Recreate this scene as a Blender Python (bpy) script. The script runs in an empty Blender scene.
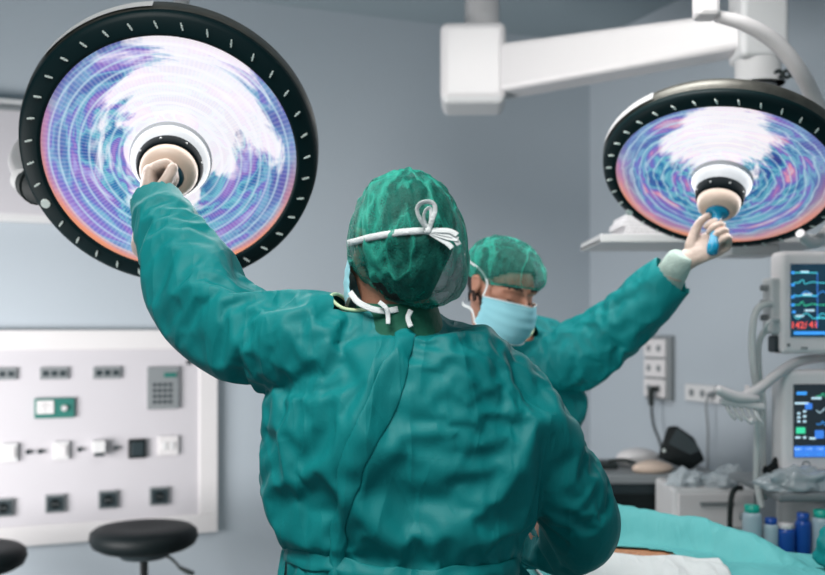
import bpy, bmesh, math, random
import numpy as np
from mathutils import Vector, Matrix, noise
random.seed(7)
S = bpy.context.scene
COL = S.collection
PI = math.pi
# ------------------------------------------------------------------ camera
HZ, FPX = 330.0, 1000.0          # horizon row and focal length in pixels of the 825x575 frame
cam_d = bpy.data.cameras.new('camera'); cam = bpy.data.objects.new('camera', cam_d); COL.objects.link(cam)
cam.location = (0, 0, 1.5); cam.rotation_euler = (PI/2, 0, 0)
cam_d.sensor_width = 36; cam_d.lens = 36*FPX/825; cam_d.shift_y = (HZ-287.5)/825
cam_d.clip_start = .05; cam_d.clip_end = 60
cam_d.dof.use_dof = True; cam_d.dof.focus_distance = 1.82; cam_d.dof.aperture_fstop = 3.0
S.camera = cam
# ------------------------------------------------------------------ light
W = bpy.data.worlds.new('world'); S.world = W; W.use_nodes = True
W.node_tree.nodes['Background'].inputs[0].default_value = (.68, .87, .94, 1)
W.node_tree.nodes['Background'].inputs[1].default_value = .52
def area(name, loc, target, sx, sy, power, color=(1,1,1), spread=PI):
    l = bpy.data.lights.new(name, 'AREA'); l.shape = 'RECTANGLE'; l.size = sx; l.size_y = sy
    l.energy = power; l.color = color; l.spread = spread
    o = bpy.data.objects.new(name, l); COL.objects.link(o); o.location = loc
    o.rotation_euler = (Vector(target)-Vector(loc)).to_track_quat('-Z', 'Y').to_euler(); return o
area('ceiling_area_light', (-.5, .9, 2.95), (-.1, 1.6, 1.0), 1.1, 1.1, 33, (1, .985, .96), 2.3)
area('ceiling_area_light', (.35, 2.5, 2.95), (1.25, 4.3, .8), .9, .9, 19, (1, .985, .97), 2.2)  # unseen light, aimed across the room to brighten the right wall
area('side_fill_light', (-2.3, 2.2, 1.0), (-.9, 4.7, 1.25), 1.6, 1.0, 54, (1, .975, .975), 2.2)  # unseen low light, added to brighten the rear wall at lower left
S.view_settings.view_transform = 'Standard'; S.view_settings.look = 'None'
S.view_settings.exposure = 0.0; S.view_settings.gamma = 1
S.view_settings.use_curve_mapping = False

# ------------------------------------------------------------------ helpers
def at(px, py, Y):               # world point seen at pixel (px, py) at distance Y
    return Vector(((px-412.5)/FPX*Y, Y, 1.5+(HZ-py)/FPX*Y))
def smooth(me):
    me.polygons.foreach_set('use_smooth', [True]*len(me.polygons))
def tag(o, label, cat, group=None, kind=None):
    o['label'] = label; o['category'] = cat
    if group: o['group'] = group
    if kind: o['kind'] = kind
    return o
def thing(name, label, cat, loc=(0,0,0), rz=0, group=None):
    o = bpy.data.objects.new(name, None); COL.objects.link(o); o.empty_display_size = .05
    o.location = loc; o.rotation_euler = (0, 0, rz)
    return tag(o, label, cat, group)
def srgb(r, g, b):
    f = lambda c: ((c/255)/12.92 if c/255 <= .04045 else ((c/255+.055)/1.055)**2.4)
    return (f(r), f(g), f(b), 1)
class NT:
    def __init__(s, name):
        s.m = bpy.data.materials.new(name); s.m.use_nodes = True; s.t = s.m.node_tree
        s.b = s.t.nodes['Principled BSDF']; s.out = s.t.nodes['Material Output']
    def n(s, ty, **kw):
        x = s.t.nodes.new(ty)
        for k, v in kw.items():
            if k.startswith('_'): setattr(x, k[1:], v)
            else: x.inputs[k.replace('_', ' ')].default_value = v
        return x
    def l(s, a, b): s.t.links.new(a, b)
    def math(s, op, a, b=None, clamp=False):
        x = s.t.nodes.new('ShaderNodeMath'); x.operation = op; x.use_clamp = clamp
        for i, v in enumerate((a, b)):
            if v is None: continue
            if isinstance(v, (int, float)): x.inputs[i].default_value = v
            else: s.l(v, x.inputs[i])
        return x.outputs[0]
    def mix(s, fac, a, b):
        x = s.t.nodes.new('ShaderNodeMix'); x.data_type = 'RGBA'
        for sock, v in ((x.inputs[0], fac), (x.inputs[6], a), (x.inputs[7], b)):
            if isinstance(v, (int, float, tuple)): sock.default_value = v
            else: s.l(v, sock)
        return x.outputs[2]
def mat(name, c, rough=.5, metal=0, var=.06, scale=6, bump=0, bscale=60, alpha=1, spec=.5, trans=0, sheen=0, emit=None, estr=0):
    t = NT(name); b = t.b
    tc = t.n('ShaderNodeTexCoord')
    nz = t.n('ShaderNodeTexNoise', Scale=scale, Detail=3.0); t.l(tc.outputs['Object'], nz.inputs['Vector'])
    col = t.mix(t.math('MULTIPLY', nz.outputs[0], 1), tuple(x*(1-var) for x in c[:3])+(1,), tuple(min(1, x*(1+var)) for x in c[:3])+(1,))
    t.l(col, b.inputs['Base Color'])
    b.inputs['Roughness'].default_value = rough; b.inputs['Metallic'].default_value = metal
    b.inputs['Specular IOR Level'].default_value = spec; b.inputs['Alpha'].default_value = alpha
    b.inputs['Transmission Weight'].default_value = trans
    if sheen: b.inputs['Sheen Weight'].default_value = sheen
    if emit: b.inputs['Emission Color'].default_value = emit; b.inputs['Emission Strength'].default_value = estr
    if bump:
        n2 = t.n('ShaderNodeTexNoise', Scale=bscale, Detail=4.0); t.l(tc.outputs['Object'], n2.inputs['Vector'])
        bp = t.n('ShaderNodeBump', Strength=bump, Distance=.01); t.l(n2.outputs[0], bp.inputs['Height']); t.l(bp.outputs[0], b.inputs['Normal'])
    return t.m
class MB:
    """collects shapes, links them as one mesh object"""
    def __init__(s): s.bm = bmesh.new()
    def _x(s, new, M, sm):
        bmesh.ops.transform(s.bm, matrix=M, verts=new)
        for v in new:
            for f in v.link_faces: f.smooth = sm
    def box(s, c, d, bev=0, M=None, seg=2):
        r = bmesh.ops.create_cube(s.bm, size=1); vs = r['verts']
        bmesh.ops.scale(s.bm, vec=d, verts=vs)
        if bev:
            es = list({e for v in vs for e in v.link_edges})
            q = bmesh.ops.bevel(s.bm, geom=es, offset=bev, segments=seg, affect='EDGES', profile=.5)
            vs = list({v for f in q['faces'] for v in f.verts} | {v for v in vs if v.is_valid})
        s._x(vs, (M or Matrix()) @ Matrix.Translation(c), False); return s
    def lathe(s, prof, n=48, M=None, closed=False, sm=True):
        M = M or Matrix(); rings = []
        for r, z in prof:
            if r < 1e-6: rings.append([s.bm.verts.new(M @ Vector((0, 0, z)))])
            else: rings.append([s.bm.verts.new(M @ Vector((r*math.cos(a*2*PI/n), r*math.sin(a*2*PI/n), z))) for a in range(n)])
        pairs = list(zip(rings, rings[1:]))
        if closed: pairs.append((rings[-1], rings[0]))
        for A, B in pairs:
            for i in range(n):
                j = (i+1) % n
                q = [A[i % len(A)], A[j % len(A)], B[j % len(B)], B[i % len(B)]]
                q2 = []
                for v in q:
                    if v not in q2: q2.append(v)
                if len(q2) > 2:
                    try: s.bm.faces.new(q2).smooth = sm
                    except ValueError: pass
        return s
    def cyl(s, a, b, r, r2=None, n=20, sm=True):
        a = Vector(a); b = Vector(b); d = b-a; L = d.length; r2 = r if r2 is None else r2
        M = Matrix.Translation(a) @ d.to_track_quat('Z', 'Y').to_matrix().to_4x4()
        return s.lathe([(0, 0), (r, 0), (r, 0), (r2, L), (r2, L), (0, L)], n, M, sm=sm)
    def ball(s, c, r, sc=(1, 1, 1), M=None, n=20):
        k = n//2
        MM = (M or Matrix()) @ Matrix.Translation(c) @ Matrix.Diagonal((sc[0], sc[1], sc[2], 1))
        return s.lathe([(r*math.sin(PI*i/k), -r*math.cos(PI*i/k)) for i in range(k+1)], n, MM)
    def sweep(s, rings, n=24, up=(0, 0, 1), caps=True, sub=4, flat=False):
        """rings: list of (point, ra, rb) ; elliptical tube with smooth interpolation; ra across 'side', rb along 'up'"""
        P = [Vector(r[0]) for r in rings]; R = [(r[1], r[2] if len(r) > 2 else r[1]) for r in rings]
        pts, rad = [], []
        N = len(P)
        for i in range(N-1):
            p0, p1, p2, p3 = P[max(i-1, 0)], P[i], P[i+1], P[min(i+2, N-1)]
            q0, q1, q2, q3 = R[max(i-1, 0)], R[i], R[i+1], R[min(i+2, N-1)]
            for k in range(sub):
                t = k/sub
                c = lambda a, b, d, e: .5*((2*b)+(-a+d)*t+(2*a-5*b+4*d-e)*t*t+(-a+3*b-3*d+e)*t**3)
                pts.append(c(p0, p1, p2, p3)); rad.append((c(q0[0], q1[0], q2[0], q3[0]), c(q0[1], q1[1], q2[1], q3[1])))
        pts.append(P[-1]); rad.append(R[-1])
        up = Vector(up); prev = None; VS = []
        for i, p in enumerate(pts):
            d = (pts[min(i+1, len(pts)-1)]-pts[max(i-1, 0)]).normalized()
            u = prev if prev is not None else up
            u = (u-d*u.dot(d))
            if u.length < 1e-4: u = Vector((1, 0, 0))-d*d.x
            u.normalize(); sd = u.cross(d).normalized(); prev = u
            a, b = rad[i]
            VS.append([s.bm.verts.new(p+sd*(a*math.cos(2*PI*k/n))+u*(b*math.sin(2*PI*k/n))) for k in range(n)])
        for A, B in zip(VS, VS[1:]):
            for k in range(n):
                s.bm.faces.new((A[k], A[(k+1) % n], B[(k+1) % n], B[k])).smooth = not flat
        if caps:
            for V_, p, sgn in ((VS[0], pts[0], -1), (VS[-1], pts[-1], 1)):
                i = 0 if sgn < 0 else -1
                d = (pts[1]-pts[0] if sgn < 0 else pts[-1]-pts[-2]).normalized()*sgn
                if caps == 'round':
                    r = min(rad[i]); last = V_
                    for h in (.5, .8):
                        k_ = math.sqrt(1-h*h)
                        new = [s.bm.verts.new(p+(v.co-p)*k_+d*r*h) for v in V_]
                        for k in range(n):
                            s.bm.faces.new((last[k], last[(k+1) % n], new[(k+1) % n], new[k])).smooth = True
                        last = new
                    t_ = s.bm.verts.new(p+d*r)
                    for k in range(n): s.bm.faces.new((last[k], last[(k+1) % n], t_)).smooth = True
                else: s.bm.faces.new(V_)
        return s
    def tube(s, pts, r, n=10, sub=6, caps=True): return s.sweep([(p, r, r) for p in pts], n, caps=caps, sub=sub)
    def ribbon(s, pts, w, th, up=(0, 0, 1), sub=5): return s.sweep([(p, w/2, th/2) for p in pts], 8, up=up, sub=sub)
    def poly(s, pts, th, M=None):      # extruded outline in the XZ plane, thickness along Y
        M = M or Matrix()
        A = [s.bm.verts.new(M @ Vector((x, 0, z))) for x, z in pts]; B = [s.bm.verts.new(M @ Vector((x, th, z))) for x, z in pts]
        s.bm.faces.new(A); s.bm.faces.new(B[::-1])
        for i in range(len(A)):
            j = (i+1) % len(A); s.bm.faces.new((A[i], B[i], B[j], A[j]))
        return s
    def build(s, name, m, parent=None, origin=None, normals=True):
        if normals: bmesh.ops.recalc_face_normals(s.bm, faces=s.bm.faces)
        me = bpy.data.meshes.new(name)
        inv = None
        if parent is not None: inv = pworld(parent).inverted()
        elif origin is not None: inv = Matrix.Translation(origin).inverted()
        if inv is not None: bmesh.ops.transform(s.bm, matrix=inv, verts=s.bm.verts)
        s.bm.to_mesh(me); s.bm.free(); me.materials.append(m)
        o = bpy.data.objects.new(name, me); COL.objects.link(o)
        if parent is not None: o.parent = parent
        elif origin is not None: o.location = origin
        return o
def pworld(o):                     # world matrix without a depsgraph update
    M = Matrix.LocRotScale(o.location, o.rotation_euler, o.scale)
    return pworld(o.parent) @ M if o.parent else M
def struct(o): o['kind'] = 'structure'; return o
def evaluated(o, name=None):
    dg = bpy.context.evaluated_depsgraph_get(); dg.update()
    me = bpy.data.meshes.new_from_object(o.evaluated_get(dg)); return me
def swap(o, me):
    m = [x for x in o.data.materials]; old = o.data; o.modifiers.clear(); o.data = me
    me.materials.clear()
    for x in m: me.materials.append(x)
    smooth(me); return o
def remesh(o, vox, sm=4, fac=.5):
    r = o.modifiers.new('r', 'REMESH'); r.mode = 'VOXEL'; r.voxel_size = vox
    if sm:
        q = o.modifiers.new('s', 'SMOOTH'); q.iterations = sm; q.factor = fac
    return swap(o, evaluated(o))
def copy_tree(o, parent=None):
    c = o.copy(); COL.objects.link(c)
    if parent is not None: c.parent = parent
    for ch in [x for x in bpy.data.objects if x.parent == o]: copy_tree(ch, c)
    return c
FONT = None
def text_mesh(mb, txt, size, M, depth=.0008):
    """letters as real extruded shapes, in the local XY plane of M"""
    cu = bpy.data.curves.new('t', 'FONT'); cu.body = txt; cu.size = size; cu.extrude = depth; cu.align_x = 'CENTER'; cu.align_y = 'CENTER'; cu.resolution_u = 2
    o = bpy.data.objects.new('t', cu); COL.objects.link(o)
    me = evaluated(o); tmp = bmesh.new(); tmp.from_mesh(me)
    bmesh.ops.transform(tmp, matrix=M, verts=tmp.verts); tmp.to_mesh(me); tmp.free()
    mb.bm.from_mesh(me); bpy.data.objects.remove(o); bpy.data.meshes.remove(me)

# ------------------------------------------------------------------ materials
def wall_mat(name, c):
    t = NT(name); tc = t.n('ShaderNodeTexCoord')
    a = t.n('ShaderNodeTexNoise', Scale=1.2, Detail=4.0); b = t.n('ShaderNodeTexNoise', Scale=220.0, Detail=3.0)
    t.l(tc.outputs['Object'], a.inputs['Vector']); t.l(tc.outputs['Object'], b.inputs['Vector'])
    f = t.math('ADD', t.math('MULTIPLY', a.outputs[0], .4), t.math('MULTIPLY', b.outputs[0], .6))
    t.l(t.mix(f, tuple(x*.90 for x in c[:3])+(1,), tuple(x*1.08 for x in c[:3])+(1,)), t.b.inputs['Base Color'])
    t.b.inputs['Roughness'].default_value = .6
    bp = t.n('ShaderNodeBump', Strength=.15, Distance=.002); t.l(b.outputs[0], bp.inputs['Height']); t.l(bp.outputs[0], t.b.inputs['Normal'])
    return t.m
M_wall = wall_mat('grey_blue_wall_paint', srgb(170, 179, 186))
M_ceil = wall_mat('ceiling_paint', srgb(150, 164, 170))
M_floor = wall_mat('vinyl_floor', srgb(120, 130, 132))
M_white = mat('white_enamel', srgb(212, 209, 209), .35, var=.03)
M_offwhite = mat('offwhite_plastic', srgb(205, 205, 205), .45, var=.04)
M_panel = mat('white_panel_lacquer', srgb(192, 189, 193), .4, var=.02)
M_grey = mat('grey_plastic', srgb(125, 130, 132), .5)
M_dark = mat('dark_plastic', srgb(38, 50, 54), .45)
M_black = mat('black_vinyl', srgb(8, 18, 20), .55, var=.15, spec=.25)
M_monitor = mat('monitor_shell', srgb(240, 234, 234), .4, var=.02)
M_chrome = mat('brushed_steel', srgb(170, 172, 172), .3, 1, var=.08)
M_rubber = mat('black_rubber', srgb(18, 30, 30), .6)
M_green = mat('meter_green', srgb(30, 105, 95), .5)
# ------------------------------------------------------------------ room
WD = Vector((.927, .375, 0)).normalized(); RD = Vector((.375, -.927, 0)).normalized()   # along rear wall (to the right), along right wall (to the viewer)
P0 = Vector((-1.375, 4.4, 0)); CORNER = Vector((.947, 5.34, 0)); CEIL = 3.03
LCOR = CORNER-WD*5.0
def slab(name, a, b, z0, z1, nrm, th, m):
    """wall from a to b, thickness th on the far side (nrm points out of the room)"""
    mb = MB(); vs = []
    for p in (a, b, b+nrm*th, a+nrm*th):
        vs.append((mb.bm.verts.new((p.x, p.y, z0)), mb.bm.verts.new((p.x, p.y, z1))))
    for i in range(4):
        j = (i+1) % 4; mb.bm.faces.new((vs[i][0], vs[j][0], vs[j][1], vs[i][1]))
    mb.bm.faces.new([v[0] for v in vs]); mb.bm.faces.new([v[1] for v in vs])
    return struct(mb.build(name, m))
OUTW = -RD; OUTR = WD
slab('wall_back', LCOR-WD*.1, CORNER+WD*.1, 0, CEIL, OUTW, .12, M_wall)
slab('wall_right', CORNER, CORNER+RD*7.0, 0, CEIL, OUTR, .12, M_wall)
slab('wall_left', LCOR, LCOR+RD*1.2, 0, CEIL, -OUTR, .12, M_wall)
slab('wall_left', LCOR+RD*1.2, LCOR+RD*3.2, 0, .55, -OUTR, .12, M_wall)
slab('wall_left', LCOR+RD*3.2, LCOR+RD*7.0, 0, CEIL, -OUTR, .12, M_wall)
slab('wall_left', LCOR+RD*1.2, LCOR+RD*3.2, 2.0, CEIL, -OUTR, .12, M_wall)
slab('floor', LCOR-WD*.1, CORNER+WD*.1, -.1, 0, RD, 7.1, M_floor)
slab('ceiling', LCOR-WD*.1, CORNER+WD*.1, CEIL, CEIL+.1, RD, 7.1, M_ceil)
slab('baseboard_back', LCOR, CORNER, 0, .10, RD, .012, M_grey)
slab('baseboard_right', CORNER, CORNER+RD*7.0, 0, .10, -WD, .012, M_grey)
# a wall frame: local x along wall to the right, y into the wall, z up
def wallM(pt, d):
    x = Vector(d); y = Vector((-x.y, x.x, 0)); z = Vector((0, 0, 1))
    return Matrix(((x.x, y.x, z.x, pt.x), (x.y, y.y, z.y, pt.y), (x.z, y.z, z.z, pt.z), (0, 0, 0, 1)))
def on_back(px, py):             # point of the rear wall seen at a pixel
    k = (px-412.5)/FPX; t = (k*P0.y-P0.x)/(WD.x-k*WD.y); p = P0+WD*t; return Vector((p.x, p.y, 1.5+(HZ-py)/FPX*p.y))
def on_right(px, py):
    k = (px-412.5)/FPX; t = (k*CORNER.y-CORNER.x)/(RD.x-k*RD.y); p = CORNER+RD*t; return Vector((p.x, p.y, 1.5+(HZ-py)/FPX*p.y))
def wthing(name, label, cat, p, d, group=None):
    t = thing(name, label, cat, p, math.atan2(d.y, d.x), group); return t, wallM(p, d)

# ---- technical wall panel (its face ~ 5 cm proud of the wall)
pa = on_back(-60, 330); pb = on_back(216, 330); wid = (pb-pa).length
ztop = pb.z+.0; zbot = on_back(216, 530).z
OFF = .05
def pp(px, py):                  # point on the panel face
    q = on_back(px, py); f = (q.y-OFF*.92)/q.y; return Vector((q.x*f, q.y*f, 1.5+(q.z-1.5)*f))
cpos = (pa+pb)/2; cpos.z = (ztop+zbot)/2
t, M = wthing('electrical_wall_panel', 'large white technical panel with sockets and gauges on the rear wall', 'control panel', cpos, WD)
H = ztop-zbot
mb = MB(); mb.box((0, -.019, 0), (wid-.05, .034, H-.05), .004, M); mb.build('backing', M_panel, t)
mb = MB(); b_ = .085
for c, d in (((0, -.024, H/2-b_/2), (wid, .046, b_)), ((0, -.024, -H/2+b_/2), (wid, .046, b_)), ((-wid/2+b_/2, -.024, 0), (b_, .046, H-2*b_)), ((wid/2-b_/2, -.024, 0), (b_, .046, H-2*b_))):
    mb.box(c, d, .004, M)
mb.build('frame', M_white, t)
mb = MB()
for sx in (-1, 1): pass
q = pp(189, 362); mb.cyl(q+RD*.0, q+RD*.02, .013, .011); mb.build('lock', M_dark, t)
def dev(name, label, cat, px, py, w, h, th, m, group=None, bev=.003):
    p = pp(px, py); Y = p.y; p = p+(-RD)*.008
    tt, MM = wthing(name, label, cat, p, WD, group)
    w *= Y/1000; h *= Y/1000
    MB().box((0, -th/2, 0), (w, th, h), bev, MM).build('plate', m, tt)
    return tt, MM, w, h
for i, (px, lab) in enumerate(((2, 'grey three-gang indicator plate cut by the left edge of the photo'), (54, 'grey three-gang indicator plate above the meter with white dial'), (107, 'grey three-gang indicator plate left of the keypad'))):
    tt, MM, w, h = dev('indicator_plate', lab, 'indicator', px, 374-i*.6, 27, 12, .012, M_grey, 'grey indicator plates in the top row of the wall panel')
    for k in (-1, 0, 1): MB().box((k*w*.3, -.014, 0), (w*.2, .006, h*.45), .001, MM).build('indicator_light', M_dark, tt)
tt, MM, w, h = dev('keypad', 'grey alarm keypad with small display and grid of buttons', 'keypad', 163, 388, 31, 42, .018, M_grey)
MB().box((w*.22, -.020, h*.31), (w*.4, .005, h*.11), .001, MM).build('display', M_green, tt)
for r in range(4):
    for c in range(4): MB().box((-w*.28+c*w*.165, -.020, h*.08-r*h*.135), (w*.1, .006, h*.075), .001, MM).build('button', M_dark, tt)
tt, MM, w, h = dev('meter', 'green framed analogue meter with white dial and knob', 'meter', 54.5, 408, 38, 20, .016, M_green)
MB().box((-w*.23, -.018, h*.06), (w*.42, .006, h*.66), .001, MM).build('dial', M_white, tt)
mb = MB()
for k in range(7):
    a = math.radians(40+k*17); mb.box((-w*.23+math.cos(a)*w*.16, -.0215, -h*.14+math.sin(a)*h*.36), (.0018, .001, .006), 0, MM)
mb.box((-w*.23, -.0215, 0), (.002, .001, h*.3), 0, MM); mb.build('needle', M_dark, tt)
p = MM @ Vector((w*.24, -.016, .0)); MB().cyl(p, p+RD*.018, .014, .011).build('knob', M_white, tt)
for px, py, lab in ((9.5, 452.5, 'white square rocker switch nearest the left edge of the panel'), (61, 450.5, 'white square rocker switch in the middle row below the meter')):
    tt, MM, w, h = dev('wall_switch', lab, 'switch', px, py, 15, 18, .02, M_offwhite, 'white square rocker switches')
    MB().box((0, -.024, .002), (w*.62, .01, h*.6), .002, MM).build('rocker', M_white, tt)
tt, MM, w, h = dev('gas_outlet', 'white protruding gas outlet with dark mouth, between two small round caps', 'gas outlet', 98.5, 446, 12, 12, .05, M_offwhite)
MB().box((0, -.045, -h*.62), (w*.8, .03, h*.3), .002, MM).build('mouth', M_dark, tt)
for px, py, lab in ((28, 452, 'small round dark cap just right of the leftmost white switch'), (40, 451.5, 'small round dark cap just left of the second white switch'), (79.5, 449.5, 'small round dark cap between second switch and gas outlet'), (116, 448, 'small round dark cap left of the black square socket')):
    q = pp(px, py); o = MB().cyl(q-RD*.01, q+RD*.012, .0105, .009).build('round_cap', M_dark, origin=q); tag(o, lab, 'cap', 'small round caps in the middle row of the panel')
tt, MM, w, h = dev('black_socket', 'black square socket cover in the middle row of the panel', 'socket', 137, 448.5, 17, 19, .02, M_black)
MB().box((0, -.022, 0), (w*.72, .006, h*.72), .002, MM).build('cover', M_dark, tt)
tt, MM, w, h = dev('double_switch', 'white double switch plate under the keypad', 'switch', 168, 445.5, 20, 19, .016, M_white)
for k in (-1, 1): MB().box((k*w*.17, -.019, 0), (w*.26, .008, h*.4), .002, MM).build('rocker', M_offwhite, tt)
for px, py, lab in ((3, 507.5, 'dark square socket cut by the left edge of the photo, bottom row'), (55, 503.5, 'dark square socket below the second white switch, bottom row'), (108, 499.5, 'dark square socket just above the stool seat, bottom row'), (159, 496, 'rightmost dark square socket in the bottom row')):
    tt, MM, w, h = dev('power_socket', lab, 'socket', px, py, 19, 18, .016, M_grey, 'dark square sockets in the bottom row of the panel')
    MB().box((0, -.018, 0), (w*.84, .006, h*.82), .002, MM).build('cover', M_dark, tt)
    p = MM @ Vector((0, -.02, 0)); MB().cyl(p, p+RD*.006, .021, .019).build('socket_well', M_black, tt)
    p = p+RD*.006
    for k in (-1, 1): MB().cyl(p+WD*.009*k, p+WD*.009*k+RD*.002, .003).build('pin_hole', M_grey, tt)
# ---- x-ray light box high on the left
a_, b2 = on_back(-70, 160), on_back(86, 160); c_ = (a_+b2)/2; zt, zb = on_back(20, 102).z, on_back(20, 223).z
c_.z = (zt+zb)/2; w = (b2-a_).length; h = zt-zb
t, M = wthing('film_viewer', 'flat white x-ray film viewer on the wall behind the large left lamp', 'film viewer', c_, WD)
MB().box((0, -.03, 0), (w, .058, h), .008, M).build('housing', M_offwhite, t)
MB().box((0, -.061, 0), (w-.05, .008, h-.06), .003, M).build('screen', M_panel, t)
MB().box((0, -.068, h/2-.045), (w-.02, .014, .018), .003, M).build('film_clip', M_grey, t)
# ---- sockets on the right wall
def rdev(name, label, cat, px, py, w, h, th, m, group=None):
    p = on_right(px, py); tt, MM = wthing(name, label, cat, p, RD, group); f = p.y/1000/abs(RD.x-(px-412.5)/1000*RD.y)
    w *= f*1.0; h *= p.y/1000
    MB().box((0, -th/2-.001, 0), (w, th, h), .004, MM).build('plate', m, tt); return tt, MM, w, h
tt, MM, w, h = rdev('socket_strip', 'vertical grey block of six white sockets on the right wall', 'socket', 662.5, 368, 25, 64, .03, M_grey)
for r in range(3):
    MB().box((-w*.04, -.038, h*.31-r*h*.31), (w*.84, .014, h*.28), .004, MM).build('socket_plate', M_white, tt)
    for k in (-1, 1):
        p = MM @ Vector((-w*.04+k*w*.2, -.044, h*.31-r*h*.31)); MB().cyl(p, p-WD*.003, .016, .016).build('socket_well', M_grey, tt)
p = MM @ Vector((w*.12, -.049, -h*.32)); P1 = MM @ Vector((w*.12, -.08, -h*.34))
mb = MB(); mb.sweep([(p, .012, .012), (P1, .016, .016), (P1+Vector((0, 0, -.07)), .012, .012)], 12, up=(1, 0, 0))
mb.tube([P1+Vector((0, 0, -.06)), P1+Vector((.01, 0, -.16)), P1+Vector((.05, 0, -.30)), P1+Vector((.04, .0, -.62))], .006)
o = mb.build('black_cable', M_rubber, origin=P1); tag(o, 'black plug and cord hanging from the six-gang socket block', 'cord')
tt, MM, w, h = rdev('socket_row', 'small horizontal row of three white sockets on the right wall', 'socket', 706, 393.5, 37, 17, .018, M_offwhite)
for k in (-1, 0, 1):
    p = MM @ Vector((k*w*.3, -.018, 0)); MB().cyl(p, p-WD*.004, .017, .017).build('socket_well', M_grey, tt)
p = MM @ Vector((w*.30, -.02, 0)); mb = MB(); mb.cyl(p, p-WD*.03, .014, .011)
mb.tube([p-WD*.028, p-WD*.04+Vector((0, 0, -.05)), p-WD*.03+Vector((0, 0, -.17)), p-WD*.035+Vector((0, 0, -.38))], .005)
o = mb.build('grey_cable', M_grey, origin=p); tag(o, 'thin grey cable hanging from the row of three wall sockets', 'cable')

# ---- stools
def stool(cx, cy, Y, label, lever):
    c = at(cx, cy, Y); t = thing('saddle_stool', label, 'stool', (c.x, c.y, 0), 0, 'round black stools by the wall panel')
    top = c.z
    R_ = Matrix.Translation((c.x, c.y, top))
    MB().lathe([(0, -.085), (.17, -.085), (.196, -.07), (.207, -.045), (.203, -.02), (.185, -.006), (.14, 0), (.08, -.004), (0, -.010)], 56, R_).build('seat', M_black, t)
    MB().lathe([(0, -.12), (.09, -.12), (.12, -.085), (0, -.085)], 32, R_).build('seat_bracket', M_dark, t)
    MB().cyl((c.x, c.y, .10), (c.x, c.y, top-.1), .016).cyl((c.x, c.y, .10), (c.x, c.y, .42), .026).build('gas_column', M_chrome, t)
    for k in range(5):
        a = k*2*PI/5+.3; d = Vector((math.cos(a), math.sin(a), 0)); b = Vector((c.x, c.y, 0))
        l = MB().sweep([(b+Vector((0, 0, .115)), .022, .016), (b+d*.15+Vector((0, 0, .10)), .02, .013), (b+d*.28+Vector((0, 0, .075)), .016, .011)], 12).build('leg', M_chrome, t)
        e = b+d*.27; MB().cyl(e+Vector((-.011, 0, .0275)), e+Vector((.011, 0, .0275)), .027).cyl(e+Vector((0, 0, .03)), e+Vector((0, 0, .075)), .007).build('caster', M_rubber, l)
    s = Vector((c.x, c.y, top-.10))
    MB().tube([s, s+Vector((.10, -.03, -.012)), s+Vector((.155, -.05, -.055))], .006).sweep([(s+Vector((.15, -.05, -.05)), .010, .007), (s+Vector((.185, -.055, -.066)), .016, .009), (s+Vector((.205, -.06, -.07)), .013, .007)], 12).build('height_lever', M_rubber, t)
stool(144, 526, 3.9, 'round black stool standing in front of the wall panel, not cut by the photo edge', 1)
stool(-32, 547, 3.7, 'round black stool cut off by the left edge of the photo', 1)
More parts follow.
